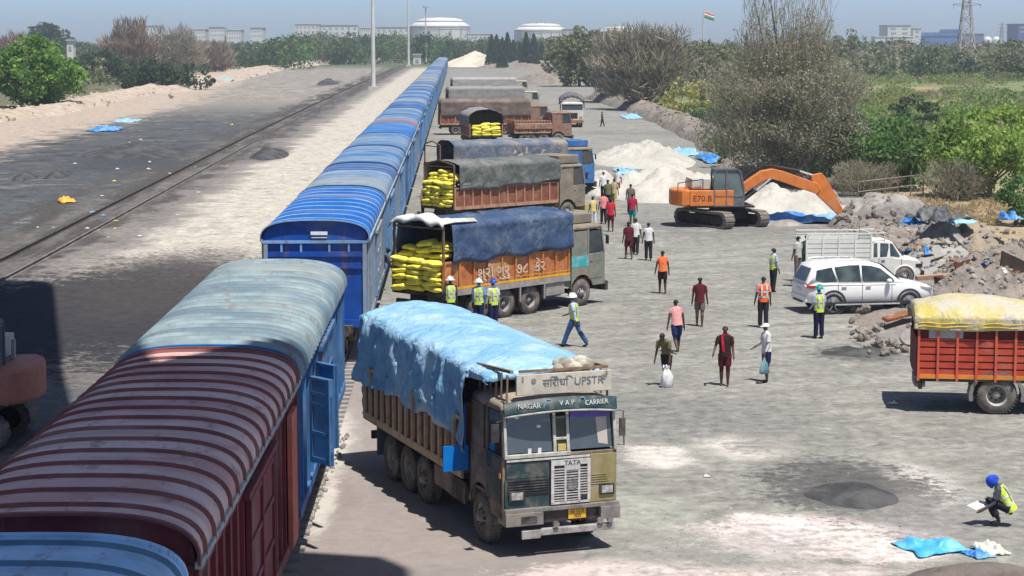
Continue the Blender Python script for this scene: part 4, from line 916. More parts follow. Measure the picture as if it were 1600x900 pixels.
# ------------------------------------------------------------------ white car
CARW=mat('car_white',(.80,.80,.79),(.76,.76,.75),rough=.22,spec=.6,dust=(.62,.6,.56),dscale=2,dlo=.6,dhi=.95)
TINT=mat('tinted_glass',(.03,.045,.045),(.10,.13,.12),scale=1.2,rough=.06,spec=.8); CLAD=mat('dark_cladding',(.03,.03,.032),rough=.6); ALLOY=mat('alloy_rim',(.5,.5,.52),(.2,.2,.21),scale=8,rough=.35,metal=.5)
def station(x,hw,zb,zs,zt,tw):
    "half ring: sill, shoulder, top"
    pts=[(hw*.86,zb),(hw*.97,zb+.10),(hw,zb+.35),(hw*.99,zs-.08),(hw*.95,zs),(tw,zt-.03),(tw*.9,zt)]
    return [Vector((x,-y,z)) for y,z in pts]+[Vector((x,y,z)) for y,z in reversed(pts)]
def make_suv():
    p=G(1355,488); ph=R(9)
    t=thing('parked_car','white seven seat off road car with tinted windows parked before the white pickup','car',(0,0,0),ph)
    L=4.78; b=MB()
    S=[(-.02,.80,.55,.98,1.0,.70),(.05,.88,.42,1.08,1.12,.80),(.35,.92,.36,1.12,1.16,.82),(1.1,.93,.34,1.10,1.14,.84),(2.4,.93,.33,1.07,1.11,.84),(3.45,.93,.34,1.05,1.10,.82),(4.1,.92,.36,1.0,1.05,.78),(4.55,.86,.40,.92,.96,.66),(4.74,.72,.45,.82,.84,.52),(4.80,.6,.5,.74,.76,.45)]
    rings=[[Vector((p.x,p.y,p.z)) for p in station(*s)] for s in S]
    b.loft(rings,0,None,True,True); body=b.build('body',CARW,t,bevel=0)
    # greenhouse
    b=MB(); GS=[(.02,.80,1.08,1.12),(.28,.74,1.10,1.70),(.6,.73,1.10,1.80),(1.5,.73,1.09,1.84),(2.3,.72,1.08,1.82),(2.75,.70,1.08,1.72),(3.55,.78,1.06,1.10)]
    rings=[]
    for x,tw,zb,zt in GS:
        bw=.86
        rings.append([Vector((x,-bw,zb)),Vector((x,-(tw*.6+bw*.4),zb+(zt-zb)*.45)),Vector((x,-tw,zt-.05)),Vector((x,-tw*.85,zt)),Vector((x,tw*.85,zt)),Vector((x,tw,zt-.05)),Vector((x,(tw*.6+bw*.4),zb+(zt-zb)*.45)),Vector((x,bw,zb))])
    b.loft(rings,0,None,True,True); b.build('roof',CARW,body)
    for s in(-1,1):
        def gp(x,z):
            # point on the side of the greenhouse
            for i in range(len(GS)-1):
                if GS[i][0]<=x<=GS[i+1][0]:
                    q=(x-GS[i][0])/(GS[i+1][0]-GS[i][0]); tw=GS[i][1]*(1-q)+GS[i+1][1]*q; zt=GS[i][3]*(1-q)+GS[i+1][3]*q; zb=GS[i][2]*(1-q)+GS[i+1][2]*q
            f=max(0,min(1,(z-zb)/max(.05,zt-.05-zb))); mid=(tw*.6+.86*.4)
            y=.86+(mid-.86)*f/.45 if f<.45 else mid+(tw-mid)*(f-.45)/.55
            return Vector((x,s*(y+.012),z))
        for nm,poly in (('quarter_window',[(.30,1.2),(.36,1.56),(.92,1.66),(1.1,1.15),(.6,1.13)]),('rear_window',[(1.16,1.14),(1.02,1.66),(1.55,1.72),(1.95,1.72),(1.98,1.13)]),('front_window',[(2.06,1.13),(2.03,1.71),(2.4,1.68),(2.75,1.58),(3.2,1.22),(3.24,1.12)])):
            b=MB(); b.add([gp(x,z) for x,z in poly],[tuple(range(len(poly)))]); b.build(nm,TINT,body)
        b=MB(); b.bb(.25,3.3,s*.925,s*.945,1.085,1.105); b.build('chrome_line',CHROME,body)
        b=MB(); b.bb(.5,4.4,s*.86,s*.95,.30,.44); b.build('sill_cladding',CLAD,body,bevel=.02)
        b=MB(); b.bb(1.0,3.4,s*.95,s*1.0,.33,.37); b.build('side_step',CHROME,body)
        for x in(1.25,2.15): 
            b=MB(); b.bb(x,x+.18,s*.93,s*.965,.96,.99); b.build('door_handle',CHROME,body)
        b=MB()
        for x in(1.12,2.02,3.12): b.bb(x-.006,x+.006,s*.925,s*.936,.48,1.08)
        b.build('door_seam',CLAD,body)
        for xw in(.95,3.78):
            b=MB(); M=Matrix.Translation((xw,s*.80,.40))@Matrix.Rotation(R(90*s),4,'Z')
            b.lathe([(.40,-.1),(.46,.0),(.47,.138),(.40,.142),(.40,-.1)],28,0,M); b.lathe([(.001,.08),(.41,.08)],28,0,M); b.build('wheel_arch',CLAD,body)
        b=MB(); b.prism([(-.03,.96),(.0,1.05),(.42,1.03),(.48,.98),(.2,.93)],s*.80,s*.94); b.build('tail_light',TAIL,body,bevel=.01)
        b=MB(); b.prism([(4.2,.86),(4.2,.94),(4.62,.88),(4.70,.80)],s*.62,s*.90); b.build('headlight',LAMP,body)
        b=MB(); b.sphere((2.98,s*1.02,1.16),(.1,.12,.09),0,10,6); b.build('wing_mirror',CARW,body)
        for xw in(.95,3.78):
            M=Matrix.Translation((xw,s*.83,.38))@Matrix.Rotation(R(90*s),4,'Z'); b=MB()
            b.lathe([(.27,-.1),(.30,-.12),(.36,-.11),(.38,-.06),(.38,.06),(.36,.11),(.30,.12),(.27,.10)],28,0,M); w=b.build('wheel',mat('road_tyre',(.03,.03,.03),(.05,.048,.045),rough=.85),t)
            b=MB(); b.lathe([(.275,.10),(.25,.09),(.24,.02),(.0,.02)],24,1,M)
            for k in range(6):
                a=2*math.pi*k/6; b.bar(M@Vector((.075,.04*math.cos(a),.04*math.sin(a))),M@Vector((.085,.26*math.cos(a),.26*math.sin(a))),.07,.03,0)
            b.lathe([(.001,.09),(.06,.09),(.07,.05)],12,0,M); b.build('rim',[ALLOY,CLAD],w)
    b=MB(); b.quad((-.0,-.62,1.18),(-.0,.62,1.18),(.25,.56,1.62),(.25,-.56,1.62)); rw=b.build('rear_screen',TINT,body); rw.location.x=-.02
    b=MB(); b.quad((3.5,-.70,1.12),(3.5,.70,1.12),(2.82,.60,1.70),(2.82,-.60,1.70)); fw=b.build('windscreen',TINT,body); fw.location=(.03,0,.02)
    b=MB(); b.bb(-.06,.1,-.8,.8,.42,.66); b.build('rear_bumper',CARW,body,bevel=.04)
    b=MB(); b.bb(-.08,.0,-.5,.5,.40,.47); b.bb(4.76,4.83,-.4,.4,.52,.74); b.build('lower_trim',CLAD,body)
    b=MB(); b.bb(-.045,-.02,-.26,.26,.76,.88); b.build('number_plate',mat('plate_white',(.8,.82,.84)),body)
    for s in(-1,1):
        b=MB(); b.tube([(.5,s*.6,1.84),(.7,s*.6,1.88),(2.0,s*.6,1.88),(2.2,s*.6,1.84)],.018,6); b.build('roof_rail',CHROME,body)
    f=Vector((math.cos(ph),math.sin(ph),0)); rw=G(1301,491); lf=Vector((-f.y,f.x,0))
    t.location=rw-f*.95+lf*.86
    return t
SUV=make_suv()
# ------------------------------------------------------------------ white pickup with slatted body
PKW=mat('pickup_white',(.74,.74,.69),(.68,.68,.63),scale=4,rough=.4,dust=(.55,.52,.45),dscale=2,dlo=.55,dhi=.9)
ph=R(4); tp=thing('pickup_truck','white pickup with tall slatted cargo sides and ladder frame behind the white car','pickup',(0,0,0),ph)
f=Vector((math.cos(ph),math.sin(ph),0)); lf=Vector((-f.y,f.x,0))
a=G(1258,448); tp.location=a+lf*.85; LP=4.75
b=MB(); hw=.85
for s in(-1,1):
    for k in range(6): b.bb(0,2.65,s*hw-.03*s,s*hw,.78+k*.185,.93+k*.185,0); 
    b.bb(0,2.65,s*hw-.04*s,s*hw-.032*s,.78,1.86,0)
    for x in(.03,.68,1.32,1.98,2.62): b.bb(x-.03,x+.03,s*hw,s*(hw+.03),.72,2.08,0)
    b.bb(0,2.65,s*hw-.03*s,s*(hw+.03),2.05,2.1,0); b.bb(0,2.65,s*hw-.02*s,s*(hw+.02),1.93,1.96,0)
b.bb(2.6,2.65,-hw,hw,.75,2.1,0); b.bb(0,2.65,-hw+.04,hw-.04,.7,.76,0)
b.bar((2.65,-hw,2.1),(3.2,-hw+.1,2.1),.04,.04); b.bar((3.2,-hw+.1,2.1),(3.2,-hw+.15,1.72),.04,.04); b.bar((2.65,hw,2.1),(3.2,hw-.1,2.1),.04,.04); b.bar((3.2,-hw+.1,2.1),(3.2,hw-.1,2.1),.04,.04)
b.build('slatted_body',PKW,tp)
b=MB()
rings=[]
for x,hw_,zb,zw,zt,tw in ((2.68,.80,.5,1.1,1.74,.70),(2.8,.82,.45,1.1,1.8,.72),(3.4,.82,.42,1.1,1.78,.72),(3.55,.82,.42,1.08,1.70,.70),(3.98,.80,.42,1.05,1.12,.74),(4.55,.78,.42,.98,1.03,.66),(4.72,.72,.45,.85,.88,.6)):
    rings.append([Vector((x,-hw_,zb)),Vector((x,-hw_,zw)),Vector((x,-tw,zt-.04)),Vector((x,-tw*.85,zt)),Vector((x,tw*.85,zt)),Vector((x,tw,zt-.04)),Vector((x,hw_,zw)),Vector((x,hw_,zb))])
b.loft(rings,0,None,True,False); cb=b.build('cab',PKW,tp,bevel=.02)
for s in(-1,1):
    b=MB(); b.add([(3.0,s*.82,1.14),(3.02,s*.735,1.68),(3.5,s*.73,1.66),(3.82,s*.80,1.15)],[(0,1,2,3)]); b.build('door_window',TINT,cb)
    b=MB(); b.add([(2.74,s*.82,1.14),(2.76,s*.74,1.68),(2.9,s*.74,1.69),(2.9,s*.82,1.14)],[(0,1,2,3)]); b.build('rear_quarter_window',TINT,cb)
    b=MB(); b.bb(2.95,2.965,s*.815,s*.83,.5,1.1); b.bb(3.86,3.875,s*.80,s*.822,.5,1.06); b.bb(3.05,3.2,s*.82,s*.85,.98,1.01); b.build('door_seam',CLAD,cb)
    b=MB(); b.bb(4.45,4.74,s*.5,s*.79,.70,.86); b.build('headlight',[CLAD],cb,bevel=.02)
    for xw in(.85,4.0):
        wheel(tp,xw,s*.74,s,False,.36,.2)
        b=MB(); M=Matrix.Translation((xw,s*.72,.37))@Matrix.Rotation(R(90*s),4,'Z'); b.lathe([(.40,-.1),(.44,.02),(.45,.12),(.40,.125),(.38,-.1)],24,0,M); b.build('wheel_arch',PKW,tp)
b=MB(); b.quad((3.99,-.70,1.14),(3.99,.70,1.14),(3.56,.62,1.70),(3.56,-.62,1.70)); o=b.build('windscreen',TINT,cb); o.location.x=.02
b=MB(); b.bb(4.68,4.82,-.8,.8,.42,.58); b.build('bumper',CLAD,tp,bevel=.02)
b=MB(); b.bb(.1,4.4,-.35,.35,.38,.5); b.build('chassis',BLK,tp)
# ------------------------------------------------------------------ orange excavator
EXO=mat('excavator_orange',(.72,.22,.04),(.62,.18,.04),scale=3,rough=.45,dust=(.55,.33,.2),dscale=1.4,dlo=.5,dhi=.85); EXG=mat('excavator_grey',(.15,.16,.17),(.11,.11,.12),scale=3,rough=.6); EXB=mat('excavator_black',(.02,.02,.02),(.045,.04,.035),rough=.7); TRK=mat('track_steel',(.16,.14,.12),(.24,.21,.18),scale=8,rough=.7); PALE=mat('pale_hood',(.55,.55,.50),(.45,.45,.41),rough=.6); EXGL=mat('cab_glass',(.16,.20,.21),(.10,.13,.14),scale=1,rough=.08,spec=.7)
def make_excavator(label,boom_up=True,letters=True,cdx=0,mir=1):
    t=thing('excavator',label,'excavator')
    for yy in(-1.15,1.15):
        b=MB(); out=[]; n=10; Lh=1.75; r=.42
        for i in range(n+1):
            a=-math.pi/2+math.pi*i/n; out.append((Lh+r*math.cos(a),r+r*math.sin(a)))
        for i in range(n+1):
            a=math.pi/2+math.pi*i/n; out.append((-Lh+r*math.cos(a),r+r*math.sin(a)))
        inn=[(x*.9,r+(z-r)*.72) for x,z in out]
        m=len(out); w=.3
        vs=[]; fs=[]
        for k in range(m):
            x,z=out[k]; xi,zi=inn[k]; vs+= [(x,yy-w,z),(x,yy+w,z),(xi,yy+w,zi),(xi,yy-w,zi)]
        for k in range(m):
            k2=(k+1)%m
            for q in range(4): fs.append((k*4+q,k*4+(q+1)%4,k2*4+(q+1)%4,k2*4+q))
        b.add(vs,fs,0)
        for i in range(40):
            s=i/40*(4*Lh+2*math.pi*r)
            if s<2*Lh: x,z,a=-Lh+s,2*r,0
            elif s<2*Lh+math.pi*r: th=math.pi/2-(s-2*Lh)/r; x,z,a=Lh+r*math.cos(th),r+r*math.sin(th),th-math.pi/2
            elif s<4*Lh+math.pi*r: x,z,a=Lh-(s-2*Lh-math.pi*r),0,math.pi
            else: th=-math.pi/2-(s-4*Lh-math.pi*r)/r; x,z,a=-Lh+r*math.cos(th),r+r*math.sin(th),th-math.pi/2
            b.box((x,yy,max(z,.025)),(.14,.6,.05),0,None,(0,-a,0))
        tk=b.build('track',TRK,t)
        b=MB(); b.bb(-1.5,1.5,yy-.16,yy+.16,.22,.62)
        for x in(-1.75,1.75): b.cyl((x,yy-.22,.42),(x,yy+.22,.42),.3,n=14)
        for x in(-1.1,-.55,0,.55,1.1): b.cyl((x,yy-.2,.2),(x,yy+.2,.2),.13,n=10)
        b.build('track_frame',EXB,tk)
    b=MB(); b.bb(-1.1,1.1,-.9,.9,.42,.78); b.cyl((0,0,.75),(0,0,1.05),.65,n=20); b.build('undercarriage',EXB,t)
    b=MB(); b.bb(-2.1,1.5,-1.3,1.3,1.02,1.12); b.build('deck',EXB,t)
    b=MB(); rings=[]
    for z in(1.12,1.2,1.86,1.94):
        e=.04 if z in(1.12,1.94) else 0
        rings.append([Vector((-2.75+e+.45*(abs(y)/1.3)**2.5,y*(1-e*.02),z)) for y in [-1.3+2.6*i/10 for i in range(11)]]+[Vector((-1.9,1.3-e,z)),Vector((-1.9,-1.3+e,z))])
    b.loft(rings,0,None,True,False); b.build('counterweight',EXO,t,bevel=.03)
    b=MB(); b.bb(-1.9,.38,-1.34,-.62,1.12,1.93)
    if mir>0: b.bb(-1.9,.38,.5,1.34,1.12,1.93)
    b.bb(-1.9,-.7,-.62,.5,1.12,1.98); b.build('side_housing',EXO,t,bevel=.03)
    if letters: text('housing_lettering','E70.B',.42,frame((-1.25,-1.346,1.50),(1,0,0),(0,0,1)),mat('dark_lettering',(.12,.04,.02),rough=.6),t,sx=1.05)
    b=MB(); b.bb(-1.75,-.75,-1.0 if mir>0 else -1.2,.9 if mir>0 else .2,1.98,2.5); b.cyl((-1.95,-.4,1.98),(-1.95,-.4,2.45),.06,n=8); b.build('engine_hood',PALE,t,bevel=.06)
    if mir>0:
      b=MB(); b.bar((-2.5,-1.15,1.94),(-2.5,-1.15,2.3),.04); b.bar((-2.5,-1.15,2.3),(-1.2,-1.15,2.5),.04); b.bar((-1.2,-1.15,1.95),(-1.2,-1.15,2.5),.04); b.build('hand_rail',EXB,t)
    # cab on the near side
    b=MB(); x0,x1,y0,y1,z0,z1=-.62+cdx,.88+cdx,-1.32,-.38,1.12,3.0
    if mir<0: y0,y1=.38,1.32
    prof=[(x0,z0),(x1,z0),(x1+.06,1.9),(x1-.14,z1-.12),(x1-.3,z1),(x0+.08,z1),(x0,z1-.08)]
    b.prism(prof,y0+.02,y1-.02,0); cab=b.build('cab',EXGL,t)
    b=MB()
    for y in(y0,y1):
        for i in range(len(prof)): p,q=prof[i],prof[(i+1)%len(prof)]; b.bar((p[0],y,p[1]),(q[0],y,q[1]),.08,.06,0)
        b.bar((x0+.62,y,z0),(x0+.62,y,z1-.03),.07,.06); b.bar((x0,y,1.62),(x1,y,1.62),.06,.06)
    for p in prof: b.bar((p[0],y0,p[1]),(p[0],y1,p[1]),.06,.06)
    b.prism([(x0-.03,z1-.02),(x1-.25,z1-.02),(x1-.32,z1+.06),(x0+.03,z1+.06)],y0-.03,y1+.03,0)
    b.bb(x0+.02,x1,y0-.012,y0+.0,z0,1.6,0); b.build('cab_frame',EXG,cab)
    # boom
    if boom_up:
        bm=[(.55,1.55),(.75,1.95),(1.55,2.52),(2.05,2.86),(2.65,2.96),(3.2,2.84),(5.05,2.18),(5.2,1.9),(5.0,1.62),(4.7,1.72),(3.1,2.28),(2.6,2.42),(2.2,2.36),(1.3,1.80),(.85,1.50)]
        b=MB(); b.prism(bm,-.28,.24); bo=b.build('boom',EXO,t,bevel=.03)
        st=[(4.75,2.62),(5.25,2.72),(5.55,2.4),(6.45,.75),(6.55,.42),(6.3,.40),(5.05,1.55),(4.8,2.0)]
        b=MB(); b.prism(st,-.2,.16); b.build('dipper_arm',EXO,t,bevel=.025)
        b=MB()
        for y in(-.42,.38): b.cyl((.95,y,1.25),(1.75,y,1.85),.085,n=10,mi=0); b.cyl((1.75,y,1.85),(2.5,y,2.45),.05,n=8,mi=1)
        b.cyl((2.85,-.02,3.05),(4.1,-.02,2.82),.09,n=10,mi=0); b.cyl((4.1,-.02,2.82),(4.95,-.02,2.55),.05,n=8,mi=1)
        b.cyl((5.35,-.02,2.62),(5.9,-.02,1.85),.075,n=10,mi=0); b.cyl((5.9,-.02,1.85),(6.45,-.02,1.05),.045,n=8,mi=1)
        b.tube([(.8,.1,2.1),(1.5,.1,2.75),(2.2,.1,3.12),(2.9,.1,3.1),(3.4,.1,2.85)],.035,6,0)
        b.build('hydraulic_ram',[EXB,CHROME],t)
        b=MB(); bk=[(6.35,.55),(6.6,.45),(6.85,.1),(6.75,-.35),(6.3,-.6),(5.8,-.45),(5.95,-.2),(6.3,-.2),(6.45,.05)]
        b.prism(bk,-.55,.5); b.build('bucket',EXG,t)
    else:
        b=MB(); b.prism([(.55,1.55),(.75,1.95),(1.9,3.3),(2.3,3.3),(4.4,1.9),(4.3,1.65),(2.2,2.85),(.9,1.5)],-.28,.24); b.build('boom',EXO,t,bevel=.03)
        b=MB(); b.prism([(4.2,2.3),(4.5,2.2),(4.9,.5),(4.6,.45)],-.2,.16); b.build('dipper_arm',EXO,t)
        b=MB(); b.prism([(4.5,.7),(4.95,.6),(5.1,.1),(4.6,0),(4.2,.15),(4.55,.3)],-.5,.5); b.build('bucket',EXG,t)
    return t
ex=make_excavator('orange tracked excavator with boom bent down over the blue tarp heap'); ex.location=G(1127,352); ex.rotation_euler=(0,0,R(3))
for ch in ex.children:
    if ch.name.split('.')[0] in('track','undercarriage'): ch.rotation_euler=(0,0,R(-62))
ex2=make_excavator('shaded orange excavator with grey cab cut by the left photo edge',False,False,-1.32,-1)
for ch in ex2.children:
    n_=ch.name.split('.')[0]
    if n_ in('side_housing','counterweight'):
        sl=ch.material_slots[0]; sl.link='OBJECT'; sl.material=EXG if n_=='side_housing' else mat('dull_salmon',(.46,.19,.13),(.38,.16,.12),scale=3,rough=.6)
ex2.location=(-12.72,48.4,0); ex2.rotation_euler=(0,0,R(176))
# ------------------------------------------------------------------ ground
def ground_mat():
    t=NT('ground_earth'); P=t.pos(); x,y,z=t.xyz(P)
    n_s=t.noise(P,.055,6,.6); n_m=t.noise(P,.22,7,.62); n_l=t.noise(P,.9,7,.65); n_f=t.noise(P,4,5,.7); n_m2=t.noise(t.mul(P,(1.0,.62,1)),.35,8,.68,.6); n_g=t.noise(P,12,5,.75); n_h=t.noise(P,2.0,8,.75,.4)
    wx=t.math('ADD',x,t.math('MULTIPLY',t.math('SUBTRACT',n_m,.5),7.0)); wx=t.math('ADD',wx,t.math('MULTIPLY',t.math('SUBTRACT',n_l,.5),2.5))
    str_=t.noise(t.mul(P,(1.0,.10,1)),.55,6,.6)     # drawn out along the tracks
    strx=t.noise(t.mul(P,(.10,1.0,1)),.6,6,.6)
    # yard
    c=t.mix(t.ss(n_m,.38,.62),(0.220,0.218,0.200),(0.287,0.284,0.257))
    c=t.mix(t.math('MULTIPLY',t.ss(n_s,.50,.64),.75),c,(0.166,0.166,0.159))
    c=t.mix(t.math('MULTIPLY',t.ss(strx,.56,.68),.35),c,(0.154,0.151,0.141))
    c=t.mix(t.math('MULTIPLY',t.ss(n_m2,.52,.66),.7),c,(0.333,0.323,0.286))
    c=t.mix(t.math('MULTIPLY',t.ss(n_l,.57,.68),.6),c,(0.358,0.349,0.310)); c=t.mix(t.math('MULTIPLY',t.ss(n_f,.60,.72),.35),c,(0.125,0.122,0.114))
    arc=t.math('SINE',t.math('MULTIPLY',t.math('SQRT',t.math('ADD',t.math('POWER',t.math('SUBTRACT',x,-9.0),2.0),t.math('POWER',t.math('SUBTRACT',y,128.0),2.0))),2.6))
    c=t.mix(t.math('MULTIPLY',t.math('MULTIPLY',t.ss(arc,.35,.95),t.ss(n_m,.45,.58)),.55),c,(0.191,0.189,0.175))
    arc2=t.math('SINE',t.math('MULTIPLY',t.math('SQRT',t.math('ADD',t.math('POWER',t.math('SUBTRACT',x,26.0),2.0),t.math('POWER',t.math('SUBTRACT',y,20.0),2.0))),3.3))
    c=t.mix(t.math('MULTIPLY',t.math('MULTIPLY',t.ss(arc2,.45,.95),t.ss(n_m2,.42,.56)),.32),c,(.15,.145,.14))
    pass
    def band(v,a,b,w): return t.math('MULTIPLY',t.ss(v,a-w,a+w),t.math('SUBTRACT',1.0,t.ss(v,b-w,b+w)))
    def blob(cx,cy,rx,ry,amp=.9,soft=.35,nz=None):
        dx=t.math('DIVIDE',t.math('SUBTRACT',x,cx),rx); dy=t.math('DIVIDE',t.math('SUBTRACT',y,cy),ry)
        d=t.math('SQRT',t.math('ADD',t.math('MULTIPLY',dx,dx),t.math('MULTIPLY',dy,dy)))
        d=t.math('ADD',d,t.math('ADD',t.math('MULTIPLY',t.math('SUBTRACT',n_l,.5),1.5),t.math('ADD',t.math('MULTIPLY',t.math('SUBTRACT',n_f,.5),1.5),t.math('MULTIPLY',t.math('SUBTRACT',n_g,.5),.9))))
        return t.math('MULTIPLY',t.math('SUBTRACT',1.0,t.ss(d,1-soft,1+soft*.4)),amp)
    def spot(px,py,rx,ry,col,amp=.9,soft=.35):
        nonlocal c
        g=G(px,py); c=t.mix(blob(g.x,g.y,rx,ry,amp,soft),c,col)
    # left side of the line
    lime=(.52,.485,.42)
    left=t.math('SUBTRACT',1.0,t.ss(wx,-6.0,-4.8))
    cl=t.mix(t.ss(n_l,.38,.62),(.115,.104,.096),(.16,.148,.138))
    cl=t.mix(t.math('MULTIPLY',t.ss(str_,.55,.7),.6),cl,(.30,.285,.265))
    cl=t.mix(t.math('MULTIPLY',t.ss(n_f,.6,.7),.3),cl,(.07,.065,.065))
    limemask=t.math('MULTIPLY',band(wx,-15.2,-5.0,1.2),t.ss(t.math('ADD',y,t.math('MULTIPLY',n_m,30)),92,108))
    cl=t.mix(limemask,cl,t.mix(t.ss(n_l,.35,.7),lime,(.36,.335,.295)))
    coal=t.math('SUBTRACT',1.0,t.ss(wx,-23.5,-21.0))
    cc=t.mix(t.ss(n_l,.4,.6),(.068,.075,.080),(.10,.106,.11)); cc=t.mix(t.math('MULTIPLY',t.ss(n_m,.52,.66),.8),cc,(.04,.043,.046)); cc=t.mix(t.math('MULTIPLY',t.ss(strx,.62,.72),.6),cc,(.33,.32,.30))
    farl=t.ss(t.math('ADD',y,t.math('MULTIPLY',t.math('SUBTRACT',n_m2,.5),260)),230,330); cc=t.mix(t.math('MULTIPLY',farl,.85),cc,t.mix(t.ss(n_m2,.44,.56),(.36,.325,.285),(.22,.205,.185)))
    cl=t.mix(coal,cl,cc)
    cl=t.mix(t.math('MULTIPLY',band(wx,-24.5,-16.4,.8),t.ss(str_,.40,.56)),cl,(.075,.07,.066))
    cl=t.mix(t.math('MULTIPLY',band(wx,-17.6,-15.2,.5),.55),cl,(.27,.25,.235))
    # nearest left part: a coal spot further down, with shade painted in
    bx=t.math('ADD',t.math('MULTIPLY',t.math('MAXIMUM',t.math('SUBTRACT',y,300.0),0.0),.055),wx)
    sand=t.math('SUBTRACT',1.0,t.ss(t.math('ADD',bx,t.math('MULTIPLY',t.math('SUBTRACT',n_m2,.5),24)),-43,-36.5)); cs=t.mix(t.ss(n_l,.4,.6),(.36,.295,.24),(.45,.38,.315)); cs=t.mix(t.math('MULTIPLY',t.ss(strx,.6,.7),.6),cs,(.25,.21,.18))
    cl=t.mix(sand,cl,cs)
    cl=t.mix(t.math('MULTIPLY',t.ss(n_m2,.56,.66),.5),cl,(.24,.225,.21)); cl=t.mix(t.math('MULTIPLY',t.ss(n_l,.60,.70),.6),cl,(.055,.055,.055))
    grn=t.math('SUBTRACT',1.0,t.ss(bx,-62,-57)); cg=t.mix(t.ss(n_l,.4,.6),(.10,.12,.06),(.17,.15,.10)); cl=t.mix(grn,cl,cg)
    c=t.mix(left,c,cl)
    # right side fields
    fx_=t.math('SUBTRACT',wx,t.math('MULTIPLY',t.math('MAXIMUM',t.math('SUBTRACT',y,200.0),0.0),.022))
    fm=t.math('MULTIPLY',t.ss(fx_,24.5,27.0),t.ss(y,86,96))
    cf=t.mix(t.ss(n_m,.42,.58),(.14,.19,.075),(.21,.24,.105)); cf=t.mix(t.math('MULTIPLY',t.ss(n_s,.54,.62),.9),cf,(.33,.235,.15)); cf=t.mix(t.math('MULTIPLY',t.ss(strx,.5,.65),.5),cf,(.12,.145,.07))
    tang=t.math('SUBTRACT',1.0,t.ss(t.math('ADD',y,t.math('MULTIPLY',n_m,8)),130,146)); cf=t.mix(tang,cf,t.mix(t.ss(n_l,.35,.65),(.40,.32,.21),(.31,.24,.15)))
    c=t.mix(fm,c,cf)
    far=t.ss(y,650,760); c=t.mix(far,c,t.mix(t.ss(n_s,.4,.6),(.08,.11,.055),(.14,.15,.085)))
    # concrete apron beside the line
    pad=t.math('MULTIPLY',band(t.math('ADD',x,t.math('MULTIPLY',t.math('SUBTRACT',n_l,.5),.5)),-3.1,2.35,.08),t.math('SUBTRACT',1.0,t.ss(t.math('ADD',y,t.math('MULTIPLY',n_l,6)),60,68)))
    cp=t.mix(t.ss(n_m,.4,.62),(.285,.25,.235),(.255,.226,.216)); cp=t.mix(t.math('MULTIPLY',t.ss(n_f,.62,.72),.25),cp,(.26,.235,.22)); cp=t.mix(t.math('MULTIPLY',t.ss(str_,.55,.7),.3),cp,(.47,.43,.41))
    c=t.mix(pad,c,cp)
    # spills, stains and some painted shade
    spot(558,578,1.6,1.1,(.62,.59,.52),.95,.25)
    spot(1265,838,2.5,1.9,(.66,.57,.55),1.0,.15); spot(1370,850,1.6,1.5,(.64,.56,.53),.98,.2); spot(1010,900,2.6,1.2,(.58,.50,.48),.9,.35); spot(1250,895,2.0,.8,(.55,.48,.455),.8,.4)
    spot(1030,712,.9,1.3,(.55,.52,.48),.9,.3); spot(1160,700,1.2,1.6,(.58,.55,.5),.7,.6); spot(1440,760,1.0,3.0,(.62,.59,.55),.7,.6)
    spot(1330,762,2.1,3.2,(.10,.098,.095),.92,.35); spot(1180,697,.8,1.0,(.2,.195,.18),.7,.6); spot(1343,553,1.6,1.6,(.13,.125,.12),.9,.35); spot(1150,860,2.5,2.2,(.25,.25,.235),.6,.7); spot(1490,810,2.6,2.6,(.24,.235,.225),.8,.6); spot(1000,800,1.2,2.2,(.36,.37,.32),.6,.6)
    spot(520,700,.5,5.0,(.60,.57,.52),.7,.6); spot(505,790,.3,3,(.58,.55,.5),.7,.6)
    spot(110,490,7,14,(.035,.036,.042),.97,.25); spot(210,245,5,22,(.055,.06,.068),.85,.5); spot(420,240,1.6,10,(.07,.065,.065),.9,.4); spot(260,440,4.6,13,(.06,.055,.055),.9,.5); spot(515,130,2.5,35,(.06,.06,.06),.8,.5)  # first spot: coal, darkened further to stand in for the near-left shade
    spot(1450,168,9,14,(.40,.25,.15),.9,.5); spot(1385,192,7,9,(.40,.27,.17),.9,.5); spot(1330,175,4,12,(.38,.28,.19),.8,.5); spot(1440,138,9,14,(.40,.25,.16),.8,.5); spot(1490,205,5,7,(.40,.28,.16),.85,.5)
    spot(180,640,5,5,(.10,.115,.125),.7,.6)
    g1=t.ss(n_h,.50,.60); g2=t.ss(n_f,.50,.60); g3=t.ss(n_g,.50,.62); lowh=t.math('SUBTRACT',1.0,t.ss(n_h,.38,.48)); lowf=t.math('SUBTRACT',1.0,t.ss(n_f,.38,.48))
    keep=t.math('SUBTRACT',1.0,t.math('MULTIPLY',pad,.75))
    hs=t.n('ShaderNodeHueSaturation'); t.put(hs.inputs['Color'],c)
    v=t.math('ADD',1.0,t.math('MULTIPLY',keep,t.math('ADD',t.math('SUBTRACT',t.math('MULTIPLY',g1,.20),t.math('MULTIPLY',lowh,.20)),t.math('ADD',t.math('SUBTRACT',t.math('MULTIPLY',g2,.10),t.math('MULTIPLY',lowf,.12)),t.math('MULTIPLY',t.math('SUBTRACT',g3,.4),.14)))))
    t.put(hs.inputs['Value'],v); c=hs.outputs[0]
    bm=t.bump(t.math('ADD',t.math('MULTIPLY',n_l,.6),t.math('ADD',t.math('MULTIPLY',n_f,.4),t.math('MULTIPLY',n_h,.5))),.7,.14)
    t.bsdf(c,.95,0,bm,.15); return t.mat
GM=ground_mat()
b=MB()
